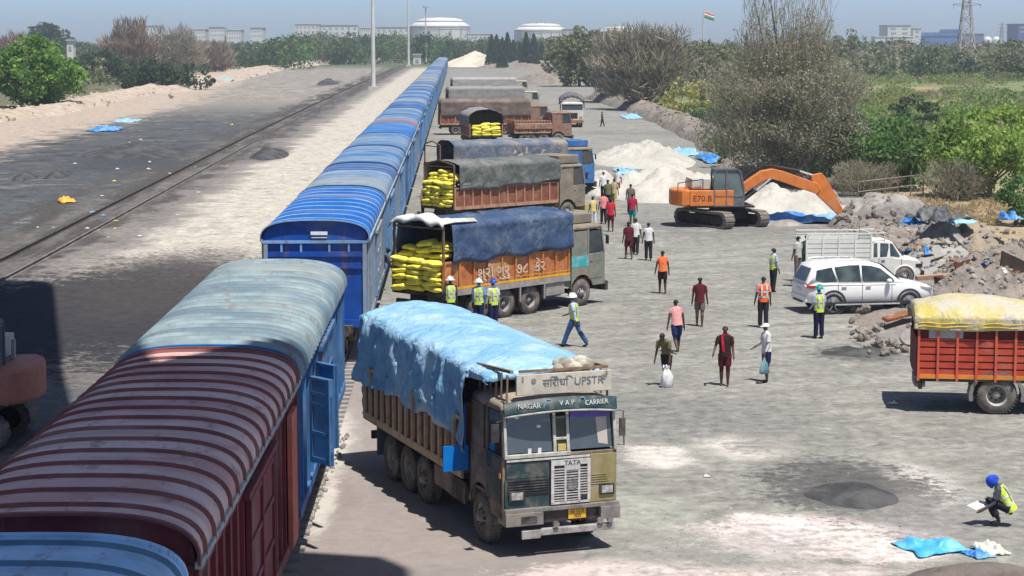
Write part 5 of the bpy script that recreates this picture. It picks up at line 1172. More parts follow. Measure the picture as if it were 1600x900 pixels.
xs=[-2300,-1500,-400,-120,-60,-40,-30,-24,-18,-14]+[-12+2*i for i in range(20)]+[30,40,60,120,400,1500,2300]; ys=[-150,0,20,30]+[32+3*i for i in range(30)]+[130,150,180,220,280,360,500,700,1000,1600,2100,2600]
vs=[(x,y,0.0) for y in ys for x in xs]; n=len(xs)
b.add(vs,[(j*n+i,j*n+i+1,(j+1)*n+i+1,(j+1)*n+i) for j in range(len(ys)-1) for i in range(n-1)])
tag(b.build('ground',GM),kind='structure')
# ------------------------------------------------------------------ heaps, rubble, sheets
def heap(name,label,cat,cx,cy,rx,ry,h,m,seed=0,power=1.3,rough=.12,rot=0,nr=22,na=56,peak=(0,0),group=None):
    b=MB(); vs=[]
    for i in range(nr+1):
        r=i/nr
        for k in range(na):
            a=2*math.pi*k/na; ra=r*(1+.18*mnoise.noise(Vector((math.cos(a)*1.6,math.sin(a)*1.6,seed))))
            x=rx*ra*math.cos(a)+peak[0]*(1-r); y=ry*ra*math.sin(a)+peak[1]*(1-r)
            hh=h*(1-r**power) if r<1 else 0
            q=Vector((x*.9,y*.9,seed*3.1)); nz=mnoise.fractal(q,.9,2.1,5); nz2=abs(mnoise.noise(q*.6+Vector((9,3,1))))
            z=hh*(1+rough*1.4*nz)+h*rough*nz*min(1,(1-r)*4)*.6-(.06 if i==nr else 0)+h*rough*nz2*(1-r)
            vs.append((x,y,max(z,-.06)))
    fs=[(i*na+k,i*na+(k+1)%na,(i+1)*na+(k+1)%na,(i+1)*na+k)[::-1] for i in range(nr) for k in range(na)]
    b.add(vs,fs,0,None,True); o=b.build(name,m); o.location=(cx,cy,0); o.rotation_euler=(0,0,rot)
    return tag(o,label,cat,group)
LIMEM=mat('pale_lime_heap',(.52,.505,.455),(.43,.415,.37),scale=.5,rough=.95,dust=(.42,.41,.38),dscale=.35,dlo=.52,dhi=.8,bump=.9,bscale=2.5,bdist=.2,spec=.1)
ASH=mat('ash_heap',(.30,.28,.265),(.2,.19,.18),scale=.8,rough=.95,dust=(.42,.40,.37),dscale=.6,bump=.8,bscale=2.2,bdist=.2,spec=.1)
COALM=mat('coal_heap',(.05,.052,.056),(.10,.10,.10),scale=.8,rough=.95,bump=.8,bscale=3,bdist=.15,spec=.2)
MAUVE=mat('mauve_rubble',(.26,.228,.20),(.165,.145,.128),scale=.9,rough=.95,dust=(.33,.295,.26),dscale=.6,bump=.9,bscale=2.2,bdist=.25,spec=.1)
SANDM=mat('sand_rubble',(.46,.38,.30),(.36,.29,.23),scale=.6,rough=.95,dust=(.55,.49,.42),dscale=.5,bump=.9,bscale=2,bdist=.25,spec=.1)
DRAB=mat('drab_earth',(.33,.27,.2),(.26,.22,.17),scale=.7,rough=.95,bump=.8,bscale=2,bdist=.2,spec=.1)
BTARP=mat('loose_blue_tarp',(.03,.19,.55),(.10,.32,.62),scale=1.5,rough=.5,dust=(.25,.42,.6),dscale=1.1,bump=.5,bscale=5,bdist=.06)
PTARP=mat('pale_blue_tarp',(.22,.48,.68),(.35,.57,.7),scale=1.5,rough=.5,bump=.5,bscale=5,bdist=.06)
g=G(1012,256); heap('lime_heap','pale lime heap with rounded top left of and behind the big white heap','heap',g.x,g.y+4,4.4,11,1.35,LIMEM,1,1.5,.2)
g=G(1062,312); heap('lime_heap','big white lime heap directly behind the orange excavator cab','heap',g.x-.2,g.y+5,4.6,8,1.45,LIMEM,2,1.5,.2)
g=G(1240,345); heap('lime_heap','pale heap with blue tarp along its foot under the excavator boom','heap',g.x,g.y+4.5,4.6,4.6,1.25,LIMEM,3,1.6,.2)
g=G(735,104); heap('conical_heap','tall pale conical heap at the far end of the train','heap',g.x+2,g.y,15,20,5.3,mat('cream_heap',(.62,.56,.46),(.45,.41,.35),scale=.12,rough=.95,bump=.6,bscale=.6,bdist=.4,spec=.1),4,1.0,.06)
g=G(790,104); heap('spoil_heap','low grey buff spoil heap right of the conical heap','heap',g.x+8,g.y-40,22,40,2.6,MAUVE,5,1.6,.14)
def cloth_sheet(name,label,px,py,w,d,h,m,seed,rot=0,cat='tarpaulin',lift=0,group=None,parts=24,loc=None):
    b=MB(); rows=[]
    for i in range(parts+1):
        row=[]
        for j in range(parts+1):
            u=-1+2*i/parts; v=-1+2*j/parts; q=Vector((u*2.2,v*2.2,seed*2.3))
            e=1+.22*mnoise.noise(Vector((u*1.7,v*1.7,seed+4)))
            z=h*(.45+.9*mnoise.noise(q)+.55*abs(mnoise.noise(q*2.3)))*(1-.75*max(abs(u),abs(v))**3)
            row.append(Vector((u*w/2*e,v*d/2*e,max(z,.012)+lift)))
        rows.append(row)
    b.loft(rows,0,None,False,True,closed=False); o=b.build(name,m,solid=.008)
    g=G(px,py) if loc is None else Vector(loc); o.location=(g.x,g.y,g.z if loc is not None else 0); o.rotation_euler=(0,0,rot); return tag(o,label,cat,group)
cloth_sheet('blue_tarp','long blue tarp lying along the foot of the heap under the excavator boom',1252,347,4.9,2.4,.55,BTARP,1)
cloth_sheet('blue_tarp','blue and violet tarp on the right slope of the rounded lime heap',1072,240,2.2,7,.5,PTARP,2)
cloth_sheet('blue_tarp','bright blue tarp on the rubble right of the lime heaps',1118,252,2.2,7,.75,BTARP,3)
cloth_sheet('blue_tarp','small pale blue tarp between the white pair of lime heaps and the labourers',978,270,1.6,5,.35,PTARP,4)
cloth_sheet('blue_sheet','crumpled light blue plastic sheet on the white spill at the lower right',1455,857,1.1,1.1,.2,mat('sky_blue_plastic',(.06,.38,.70),(.16,.5,.78),scale=3,rough=.35,bump=.6,bscale=9,bdist=.04),5,.3,'plastic sheet')
cloth_sheet('blue_scrap','small dark blue scrap beside a pale scrap at the lower right corner',1528,868,.42,.5,.12,BTARP,6,.4,'scrap')
cloth_sheet('pale_scrap','pale creased bag beside the dark blue scrap at the lower right corner',1548,862,.5,.7,.2,mat('pale_bag',(.62,.64,.55),rough=.7),7,.2,'scrap')
cloth_sheet('blue_tarp','blue tarp scrap on the beige ground left of the coal',163,204,3.2,6,.6,BTARP,8)
cloth_sheet('blue_tarp','faint blue scrap right of the blue tarp on the beige ground',198,190,2.6,6,.4,PTARP,9)
cloth_sheet('blue_tarp','pale blue tarp by the tree foot far along the right ridge',987,184,2.4,9,.5,PTARP,10)
cloth_sheet('blue_tarp','blue plastic on the left rubble bank below the dry trees',350,127,4,12,1.0,PTARP,12)
def ridge(name,label,pts,w,h,m,seed,nl=80,nw=18,cat='rubble bank',jag=.35):
    b=MB(); P=[Vector((p[0],p[1],0)) for p in pts]; D=[0]
    for i in range(1,len(P)): D.append(D[-1]+(P[i]-P[i-1]).length)
    rows=[]
    for i in range(nl+1):
        s=D[-1]*i/nl; k=max(j for j in range(len(D)-1) if D[j]<=s or j==0)
        q=(s-D[k])/(D[k+1]-D[k]); p=P[k].lerp(P[k+1],q); d=(P[k+1]-P[k]).normalized(); nrm=Vector((d.y,-d.x,0)); row=[]
        taper=min(1,min(i,nl-i)/5)
        ww=w*(1+.3*mnoise.noise(Vector((s*.09,seed,1))))
        for j in range(nw+1):
            u=-1+2*j/nw; c=p+nrm*u*ww/2; nz=mnoise.fractal(Vector((c.x*.33,c.y*.2,seed)),.8,2.2,5); nb=abs(mnoise.noise(Vector((c.x*.9,c.y*.6,seed+3))))
            z=h*taper*(1-abs(u)**2.2)*(1+jag*1.6*nz+jag*nb)-(.06 if abs(u)==1 else 0)
            row.append(Vector((c.x,c.y,max(z,-.06))))
        rows.append(row)
    b.loft(rows,0,None,False,True,closed=False); return tag(b.build(name,m),label,cat)
def gp(*a): return [(G(px,py).x,G(px,py).y) for px,py in a]
ridge('rubble_bank','mauve grey rubble bank along the far right edge of the yard',gp((1195,300),(1165,258),(1120,222),(1060,195),(1000,172),(930,152)),5,1.15,MAUVE,1,110)
ridge('rubble_bank','dark rubble bank from the excavator bucket to the pickup',gp((1318,352),(1365,352),(1410,362)),5.5,1.25,ASH,2,60)
ridge('rubble_bank','beige rubble bank below the bright green tree at the left',gp((-60,192),(60,178),(150,158),(240,140)),8,.75,SANDM,3,90)
ridge('rubble_bank','beige rubble bank below the dry trees farther along the left',gp((225,146),(330,126),(420,108),(500,99)),13,1.0,SANDM,4,110)
ridge('rubble_bank','pale far rubble bank across the end of the coal tracks',gp((430,104),(520,97),(600,93),(650,91)),22,1.1,MAUVE,5,70)
for (px,py,rx,ry,h,m,lab,sd) in ((1470,425,2.5,3.6,1.2,mat('grey_slab_heap',(.31,.305,.295),(.24,.235,.225),scale=.8,rough=.9,dust=(.40,.39,.37),dscale=.9,bump=.7,bscale=2.5,bdist=.2),'smooth grey mound of spoil right behind the white pickup',11),
    (1585,448,2.9,4.5,1.35,MAUVE,'tall mauve rock heap at the right photo edge above the red lorry',12),(1528,392,1.7,3.2,1.15,DRAB,'tan earth mound between the grey mound and the mauve rock heap',13),
    (1375,372,2.2,4,.7,MAUVE,'mauve mound between the pickup cab and the dark plastic heap',14),(1410,508,1.7,2.0,.42,MAUVE,'low rubble heap with a rusty board in front of the white car',15),
    (1475,392,1.7,2.2,1.35,ASH,'dark ash heap topped with plastic behind the grey mound',18),
    (1545,470,2.4,2.2,1.25,MAUVE,'pale rubble heap behind the red lorry tarp',16),(1343,553,1.15,1.0,.16,COALM,'flat dark ash patch heap between the white car and the red lorry',17),(1335,782,1.0,1.2,.12,COALM,'low dark ash pile in the middle of the lower yard',19),
    (205,243,4.5,9,.8,COALM,'wide black coal mound left of the empty rails',20),(418,246,1.6,6,.65,COALM,'small dark mound at the edge of the white strip',21),(35,280,.8,2.5,.5,COALM,'small black coal mound near the left photo edge',22),(85,278,.8,2.5,.45,COALM,'second small black coal mound right of the edge one',23),
    (510,132,2.2,12,1.1,COALM,'dark mound beside the far coal tracks left of the tall pole',24),(1550,921,1.5,1.2,.3,mat('umber_earth',(.17,.145,.13),(.12,.10,.09),scale=.9,rough=.95,bump=.8,bscale=3,bdist=.15),'brown earth heap at the bottom right corner',25),(855,130,7,25,2.2,MAUVE,'grey spoil heap below the far dark trees',26),(1225,352,1.2,1.0,.3,ASH,'small dark clod heap at the tip of the blue tarp',27),(940,300,1.6,5,1.2,LIMEM,'small pale heap behind the group of labourers',28),(1010,372,.1,.1,.05,ASH,'',29)):
    if lab:
        g=G(px,py); heap('heap' if m is not COALM else 'coal_heap',lab,'heap',g.x,g.y+ry*.35,rx,ry,h,m,sd,1.5,.16 if h>.25 else .7)
cloth_sheet('blue_plastic','blue plastic on top of the dark ash heap',0,0,1.0,1.4,.35,BTARP,21,.2,'plastic sheet',loc=(G(1447,400).x-.1,G(1447,400).y+2.0,1.25))
cloth_sheet('blue_plastic','light blue plastic draped right of the dark ash heap',0,0,1.6,1.5,.35,PTARP,22,.2,'plastic sheet',loc=(G(1515,400).x+.0,G(1515,400).y+2.6,1.25))
cloth_sheet('blue_plastic','bright blue plastic high at the right photo edge below the bush',0,0,.9,1.2,.4,BTARP,23,.2,'plastic sheet',loc=(G(1593,402).x+.1,G(1593,402).y+2.0,1.5))
cloth_sheet('black_plastic','torn black plastic on the dark ash heap',0,0,2.2,2.0,.7,mat('black_plastic',(.05,.055,.06),(.14,.145,.15),scale=3,rough=.45,bump=.7,bscale=6,bdist=.08),24,.5,'plastic sheet',loc=(G(1480,400).x-.1,G(1480,400).y+1.3,1.5))
RUST=mat('rust_steel',(.26,.10,.045),(.16,.06,.03),scale=3,rough=.85,dust=(.4,.26,.16),dscale=2); DRUST=mat('dark_rust',(.07,.028,.022),(.12,.04,.03),scale=3,rough=.85)
def plate(name,label,poly,t,m,loc,rot):
    b=MB(); b.prism(poly,-t/2,t/2); o=b.build(name,m,bevel=.01); o.location=loc; o.rotation_euler=rot; return tag(o,label,'scrap metal')
g=G(1500,462); plate('bent_plate','dark red bent steel plate leaning before the tan mound',[(-.3,0),(.35,-.1),(.55,.9),(-.1,1.15)],.08,DRUST,(g.x+.5,g.y,.35),(R(-15),R(-35),R(20)))
plate('rust_drum_shell','orange rusty curved shell beside the dark red plate',[(-.7,0),(.6,0),(.75,.45),(.2,.75),(-.4,.6)],.12,RUST,(g.x+1.05,g.y-.2,.3),(R(-30),R(5),R(-10)))
plate('steel_wedge','black steel wedge sticking out of the rubble above the yellow tarp',[(0,0),(.15,.95),(1.4,.35),(1.0,.1)],.1,mat('burnt_steel',(.025,.018,.016),(.05,.03,.02),rough=.8),(g.x+1.5,g.y+.1,.75),(R(-10),0,R(8)))
plate('box_section','dark brown open box of scrap right of the white car nose',[(0,0),(.95,.05),(.9,.6),(-.1,.5)],.5,DRUST,(g.x-.9,g.y-.3,.25),(0,0,R(15)))
plate('timber_beam','long buff plank lying on rubble behind the car nose',[(0,0),(2.0,.12),(2.0,.28),(0,.16)],.3,mat('buff_plank',(.45,.29,.19),(.35,.22,.14),scale=4,rough=.8),(g.x-1.6,g.y+.4,.55),(0,0,R(6)))
g=G(1405,508); plate('rust_board','orange rusty board lying on the low rubble heap before the red lorry',[(-.75,-.1),(.65,.22),(.68,.30),(-.72,.0)],.42,RUST,(g.x,g.y-.8,.38),(R(8),0,R(14)))
g=G(1420,540); plate('broken_wheel','round broken rim lying on the rubble left of the red lorry',[(.3*math.cos(a),.3*math.sin(a)) for a in [i*math.pi/6 for i in range(12)]],.12,ASH,(g.x,g.y,.25),(R(-40),0,0))
# loose stones and litter
LIT0=mat('litter_0',(.6,.6,.58),rough=.6)
def rocks(name,spots,m,seed):
    rg=random.Random(seed); b=MB()
    ico=bmesh.new(); bmesh.ops.create_icosphere(ico,subdivisions=1,radius=1); iv=[v.co.copy() for v in ico.verts]; fi=[[v.index for v in f.verts] for f in ico.faces]; ico.free()
    for x,y,z,r in spots:
        sx,sy,sz=r*rg.uniform(.7,1.3),r*rg.uniform(.7,1.3),r*rg.uniform(.5,1); e=Euler((rg.uniform(0,3),rg.uniform(0,3),rg.uniform(0,3))).to_matrix()
        vs=[e@Vector((v.x*sx*rg.uniform(.8,1.2),v.y*sy*rg.uniform(.8,1.2),v.z*sz*rg.uniform(.8,1.2)))+Vector((x,y,z)) for v in iv]
        b.add(vs,fi)
    return tag(b.build(name,m),kind='stuff')
rg=random.Random(7); sp=[]
for _ in range(420):
    px=rg.uniform(1330,1600); py=rg.uniform(360,560)
    if px<1440 and py<470: continue
    if py>495 and px>1425: continue
    g=G(px,py); sp.append((g.x,g.y,rg.uniform(0,.25),rg.uniform(.05,.22)))
for _ in range(200):
    px=rg.uniform(1310,1420); g=G(px,rg.uniform(345,372)); sp.append((g.x,g.y,rg.uniform(.1,1.2),rg.uniform(.06,.3)))
bpy.context.view_layer.update(); DG=bpy.context.evaluated_depsgraph_get()
def top(x,y):
    h,l,nn,fi,ob,mm=sc.ray_cast(DG,Vector((x,y,6)),Vector((0,0,-1)))
    return (l.z if h else 0),(ob.name if h else '')
def okon(nm): return nm.split('.')[0] in('ground','heap','rubble_bank','coal_heap','lime_heap','spoil_heap')
rocks('loose_stones',sp[:260],MAUVE,1)
q1=[];q2=[];q3=[]
for _ in range(2600):
    px=rg.uniform(1315,1640); py=rg.uniform(352,520); g=G(px,py); z,nm=top(g.x,g.y)
    if not okon(nm) or (nm=='ground' and rg.random()<.93) or g.x<17: continue
    (q1 if rg.random()<.45 else q2 if rg.random()<.6 else q3).append((g.x,g.y,z,rg.uniform(.03,.16)*(1.6 if rg.random()<.08 else 1)))
for _ in range(700):
    px=rg.uniform(1000,1200); py=rg.uniform(172,300); g=G(px,py); z,nm=top(g.x,g.y)
    if nm.split('.')[0]!='rubble_bank': continue
    (q1 if rg.random()<.5 else q3).append((g.x,g.y,z,rg.uniform(.06,.3)))
rocks('pale_debris',q1,MAUVE,11); rocks('dark_debris',q2,ASH,12); rocks('brown_debris',q3,DRAB,13)
DB=[RUST,DRUST,MAUVE,mat('weathered_board',(.4,.34,.27),(.3,.25,.2),rough=.9),LIT0,BTARP]
for i in range(46):
    for _ in range(20):
        px=rg.uniform(1330,1600); py=rg.uniform(352,470); g=G(px,py); z,nm=top(g.x,g.y)
        if okon(nm) and z>.25: break
    kk=rg.choice([0,0,1,2,3,3,3,4,5]); b=MB(); L_=rg.uniform(.25,.8); b.box((0,0,0),(L_,rg.uniform(.08,.3),.03)); b.box((L_*.3,.02,.03),(L_*.35,.09,.04))
    o=b.build('debris_piece',DB[kk]); o.location=(g.x,g.y,z+.06); o.rotation_euler=(rg.uniform(-.6,.6),rg.uniform(-.6,.6),rg.uniform(0,3)); w_=('rusty','dark rusty','pale stone','weathered wooden','white','blue')[kk]
    tag(o,'%s fragment scattered over the debris heaps at the right'%w_,'debris','%s fragments on the debris heaps'%w_)
sp=[]
for _ in range(400):
    q=rg.random(); px=-20+q*450+rg.gauss(0,15); g=G(px,186-q*78+rg.gauss(0,5)); sp.append((g.x,g.y,rg.uniform(0,.6),rg.uniform(.1,.5)))
rocks('rubble_stones',sp,SANDM,2)
sp=[]
for _ in range(220):
    g=G(rg.uniform(930,1600),rg.uniform(560,900)); sp.append((g.x,g.y,0,rg.uniform(.008,.028)))
for _ in range(90):
    q=rg.random(); g=G(470+q*70+rg.uniform(-8,8),850-q*170); sp.append((g.x-.05,g.y,.02,rg.uniform(.03,.08)))
rocks('gravel',sp,ASH,3)
LIT=[mat('litter_%d'%i,c,rough=.6) for i,c in enumerate(((.6,.6,.58),(.62,.62,.6),(.1,.35,.65),(.7,.6,.1),(.75,.35,.3),(.45,.55,.5)))]
for i in range(36):
    b=0
    if i<34: px,py=rg.uniform(20,420),rg.uniform(190,400)
    else: px,py=rg.uniform(990,1480),rg.uniform(630,880)
    if i<34 and px>560-py*.75: px*=.45
    g=G(px,py); w=rg.uniform(.08,.24)*(1 if py>350 else 1.5)
    k=0 if rg.random()<.62 else rg.randint(1,5)
    o=cloth_sheet('litter_scrap','%s litter scrap lying on the %s'%(('white','light grey','blue','yellow','pink','pale green')[k],'coal dust left of the train' if i<34 else 'grey yard floor'),0,0,w,w*rg.uniform(.6,1.4),w*.4,LIT[k],30+i,rg.uniform(0,3),'litter',0,'%s litter scraps %s'%(('white','light grey','blue','yellow','pink','pale green')[k],'on the coal side' if i<34 else 'on the yard'),5,(g.x,g.y,0))
o=cloth_sheet('litter_scrap','orange yellow scrap beside the empty rails',0,0,1.0,1.6,.4,mat('litter_orange',(.75,.42,.06),rough=.6),120,.4,'litter',0,None,6,(G(104,316).x,G(104,316).y,0))
# ------------------------------------------------------------------ trees and scrub
def leafmat(name,c1,c2,c3=None,trans=.4):
    t=NT(name); a=t.n('ShaderNodeAttribute'); a.attribute_name='tint'; n=t.noise(t.pos('obj'),.35,3)
    col=t.mix(a.outputs['Fac'],c1,c2)
    if c3: col=t.mix(t.ss(n,.45,.62),col,c3)
    d=t.n('ShaderNodeBsdfDiffuse'); t.put(d.inputs['Color'],col); tr=t.n('ShaderNodeBsdfTranslucent'); t.put(tr.inputs['Color'],col)
    mx=t.n('ShaderNodeMixShader'); mx.inputs[0].default_value=trans; t.t.links.new(d.outputs[0],mx.inputs[1]); t.t.links.new(tr.outputs[0],mx.inputs[2]); t.t.links.new(mx.outputs[0],t.out.inputs['Surface']); return t.mat
def cards(name,Cn,size,m,seed,up=None,aspect=.6,parent=None):
    "many leaf faces: centres (N,3), sizes (N)"
    rn=np.random.default_rng(seed); N=len(Cn)
    nrm=rn.normal(size=(N,3)); nrm[:,2]=np.abs(nrm[:,2])*1.0; nrm/=np.linalg.norm(nrm,axis=1)[:,None]
    if up is None: d=rn.normal(size=(N,3))
    else: d=up+rn.normal(size=(N,3))*.25
    a=d-(d*nrm).sum(1)[:,None]*nrm if up is None else d
    a/=np.linalg.norm(a,axis=1)[:,None]+1e-9
    bb=np.cross(nrm,a); bb/=np.linalg.norm(bb,axis=1)[:,None]+1e-9
    s=size[:,None]/2
    V=np.empty((N,4,3)); V[:,0]=Cn-a*s; V[:,1]=Cn+bb*s*aspect-a*s*.1; V[:,2]=Cn+a*s; V[:,3]=Cn-bb*s*aspect+a*s*.1
    me=bpy.data.meshes.new(name); me.vertices.add(N*4); me.vertices.foreach_set('co',V.reshape(-1))
    me.loops.add(N*4); me.loops.foreach_set('vertex_index',np.arange(N*4,dtype=np.int32)); me.polygons.add(N); me.polygons.foreach_set('loop_start',np.arange(0,N*4,4,dtype=np.int32)); me.polygons.foreach_set('loop_total',np.full(N,4,dtype=np.int32))
    at=me.attributes.new('tint','FLOAT','FACE'); at.data.foreach_set('value',rn.random(N).astype(np.float32))
    me.materials.append(m); me.update(calc_edges=True); me.validate()
    o=bpy.data.objects.new(name,me); COL.objects.link(o); o.parent=parent; return o
def clumps(seed,rad,cz,K,n,cr,shell=.75):
    rn=np.random.default_rng(seed); pts=[]
    d=rn.normal(size=(K,3)); d/=np.linalg.norm(d,axis=1)[:,None]; r=(shell+(1-shell)*rn.random(K))*np.where(rn.random(K)<.75,1,rn.random(K)**.5)
    cc=d*r[:,None]*np.array(rad)+np.array([0,0,cz]); w=cr*(.6+.8*rn.random(K))
    for i in range(K):
        p=rn.normal(size=(n,3)); p/=np.linalg.norm(p,axis=1)[:,None]; p*= (w[i]*(.55+.45*rn.random(n)))[:,None]*np.array([1,1,.75]); pts.append(cc[i]+p)
    P=np.concatenate(pts); return P[P[:,2]>.1],cc
BARK=mat('bark_brown',(.13,.10,.075),(.08,.06,.05),scale=6,rough=.9,bump=.5,bscale=20); BARKG=mat('bark_grey',(.20,.18,.16),(.13,.115,.1),scale=6,rough=.9)
def limbs(parent,ends,h0,r0,m,seed):
    rg=random.Random(seed); b=MB(); b.tube([(0,0,-.2),(.05,.03,h0*.5),(0,.05,h0)],[r0*1.25,r0,r0*.8],9)
    for e in ends:
        e=Vector(e); s=Vector((0,.05,h0*rg.uniform(.6,1))); md=s.lerp(e,.5)+Vector((rg.uniform(-.3,.3),rg.uniform(-.3,.3),.25)); b.tube([s,md,e],[r0*.5,r0*.3,r0*.1],6)
    return b.build('trunk',m,parent)
def leafy(label,seed,rad,cz,K,n,cr,ls,m,h0,r0,cat='tree',name='leafy_tree',shell=.75):
    t=thing(name,label,cat); P,cc=clumps(seed,rad,cz,K,n,cr,shell); rn=np.random.default_rng(seed+1)
    cards('crown',P,ls*(.6+.8*rn.random(len(P))),m,seed+2,parent=t); limbs(t,[tuple(c) for c in cc[:14]],h0,r0,BARK,seed); return t
def dry(label,seed,rad,cz,ntw,tl,tw,nleaf,ml,mtw,h0,r0,name='dry_tree',wisps=0,wtop=0):
    "bare thorn tree: thin upright twigs through the crown, a few leaves"
    t=thing(name,label,'tree'); rn=np.random.default_rng(seed)
    d=rn.normal(size=(ntw,3)); d/=np.linalg.norm(d,axis=1)[:,None]; r=rn.random(ntw)**.33
    lob=1+.22*np.sin(3*np.arctan2(d[:,1],d[:,0])+seed)+.15*np.sin(5*d[:,2]*2+seed)
    P=d*(r*lob)[:,None]*np.array(rad)+np.array([0,0,cz]); P=P[P[:,2]>.15]; 
    up=(P-np.array([0,0,cz*.35])); up/=np.linalg.norm(up,axis=1)[:,None]+1e-9; up=up*.8+np.array([0,0,.5]); up+=rn.normal(size=up.shape)*.35
    if wisps:
        W=np.stack([rn.uniform(-rad[0]*.62,rad[0]*.5,wisps),rn.uniform(-rad[1]*.4,rad[1]*.4,wisps),np.full(wisps,cz+rad[2]*.7)],1); hh=rn.random(wisps)**1.1*(wtop-cz-rad[2]*.7); W[:,2]+=hh
        P=np.concatenate([P,W]); up=np.concatenate([up,np.tile([0.08,0,1.3],(wisps,1))+rn.normal(size=(wisps,3))*.18])
    cards('twigs',P,tl*(.5+rn.random(len(P))),mtw,seed+2,up,tw,t)
    if nleaf:
        L=P[rn.integers(0,len(P)-wisps,nleaf)]+rn.normal(size=(nleaf,3))*.25; cards('crown',L,(.155 if nleaf>20000 else .2)*(.6+rn.random(nleaf))*max(1,rad[0]/5),ml,seed+5,parent=t)
    ends=[tuple(p) for p in P[rn.integers(0,len(P),16)]]; limbs(t,ends,h0,r0,BARKG,seed); return t
LG=leafmat('leaf_bright',(0.155,0.304,0.063),(0.283,0.453,0.106),(0.110,0.209,0.050)); LG2=leafmat('leaf_lime',(0.228,0.355,0.079),(0.381,0.522,0.140),(0.160,0.260,0.076)); LG3=leafmat('leaf_mid',(0.111,0.210,0.068),(0.181,0.309,0.104),(0.090,0.146,0.055)); LD=leafmat('leaf_dark',(0.063,0.099,0.054),(0.109,0.165,0.081),(0.054,0.076,0.048)); LDK=leafmat('leaf_casuarina',(0.057,0.093,0.071),(0.093,0.143,0.100)); LOL=leafmat('leaf_olive',(0.190,0.218,0.112),(0.292,0.306,0.172),(0.156,0.170,0.099)); LYL=leafmat('leaf_yellow',(0.404,0.404,0.149),(0.538,0.523,0.212))
TWG=leafmat('twig_grey',(.36,.315,.25),(.45,.40,.32),(.31,.275,.215),.45); TWB=leafmat('twig_brown',(.34,.27,.21),(.43,.35,.28),(.29,.24,.19),.4)
def at(t,px,py,rz=0,sc_=1.0):
    g=G(px,py); t.location=g; t.rotation_euler=(0,0,rz); t.scale=(sc_,)*3; return t
# left
at(leafy('large bright green round tree at the left photo edge',1,(6.2,5.5,4.6),5.0,85,110,1.5,.62,LG,2.2,.32),58,168)
at(leafy('small bright green tree in the middle of the left bank',2,(5.0,4.5,3.8),4.2,50,90,1.5,.6,LG3,2,.25),425,107)
at(dry('reddish brown dry tree behind the bright green one at the left edge',3,(6,5,4.8),6.2,4200,2.2,.09,1500,LOL,TWB,3,.3),30,122)
at(dry('tall grey brown dry tree with bare upright top left of the white town',4,(7.0,6,6.2),6.2,5200,2.6,.09,1800,LOL,TWB,3,.35,wisps=300,wtop=14.5),208,124)
at(dry('dull brown dry tree right of the tall bare topped one',5,(9,7,6),6,4200,2.4,.09,2600,LOL,TWG,3,.3),275,116)
at(dry('pinkish dry tree in front of the brick coloured building',6,(5.5,5,4),4.5,3600,2.4,.09,800,LOL,TWB,3,.3),336,112)
at(leafy('dark low green bush at the foot of the dry trees',7,(9,5,3.2),2.4,60,80,1.6,.7,LD,1,.2,'bush','bush'),260,140)
at(leafy('dark green bush between the bright tree and the dry trees',8,(10,6,3.6),2.6,60,80,1.8,.8,LD,1,.2,'bush','bush'),150,128)
at(leafy('dark green tree standing over the far town at the left',9,(10,8,7),9,60,90,2.6,1.1,LD,4,.4),80,98)
# right
at(dry('huge grey dry thorn tree in the right half of the photo',11,(5.0,4.8,4.9),5.2,12000,1.0,.04,46000,leafmat('leaf_ash',(.34,.345,.25),(.39,.39,.29),(.31,.315,.225),.45),TWG,1.6,.28,wisps=1100,wtop=13.4),1235,292)
at(leafy('dark green shrub at the left foot of the huge grey dry tree',12,(1.6,1.6,2.0),2.0,26,110,.7,.26,LG3,.8,.1,'bush','bush'),1143,262)
at(dry('dusty grey green tree left of the huge dry one',13,(6.2,5.5,5.2),6.0,7000,1.7,.08,7500,LD,TWG,2.5,.3),1010,172)
at(dry('second dusty tree joined to the left of the dusty grey green one',14,(5.4,5,5.2),6.0,5000,1.8,.08,6000,LD,TWG,2.5,.3),968,160)
at(leafy('olive green tree over the spoil heap left of the dusty trees',15,(7.5,6,5.6),6,60,90,2,.75,LOL,2.5,.3),905,135)
at(leafy('yellowish bush between the dusty tree and the huge dry tree',16,(4.5,3,2.3),2,30,80,1.2,.5,LYL,.8,.1,'bush','bush'),1085,178)
at(leafy('green tree just left behind the huge dry tree',17,(7,6,4.2),4.2,60,110,1.8,.6,LOL,2,.3),1105,142)
at(leafy('bright lime green bush at the right photo edge',18,(2.9,2.6,2.2),2.6,60,130,.85,.27,LG2,.9,.14,'bush','bush'),1545,308,0,1.15)
at(dry('dark bare underbush at the left of the lime green bush',19,(2.6,2,1.6),1.5,2600,.8,.05,1200,LD,TWG,.6,.08,name='dry_bush'),1496,313,0,.75)
at(leafy('mid green bush beside the right end of the excavator boom',20,(2.7,2.4,1.9),2.2,50,120,.8,.26,LG3,.8,.12,'bush','bush'),1378,296,0,1.2)
at(dry('grey dry bush under the mid green bush behind the boom',21,(3.0,2.2,1.7),1.5,3000,.8,.05,1500,LOL,TWG,.6,.08,name='dry_bush'),1345,306,0,.7)
at(leafy('green creeper bush at the right edge above the blue plastic',22,(1.3,1.4,1.3),1.3,26,110,.5,.2,LG3,.4,.08,'bush','bush'),1597,352)
at(leafy('small dark round bush in the field left of the lime green bush',23,(2.6,2.2,1.7),1.6,24,80,.9,.4,LD,.5,.1,'bush','bush'),1424,206)
at(leafy('tall thin roadside tree right of the huge dry tree top',24,(4,4,5),8,30,50,1.4,.6,LOL,4,.2,shell=.5),1320,120)
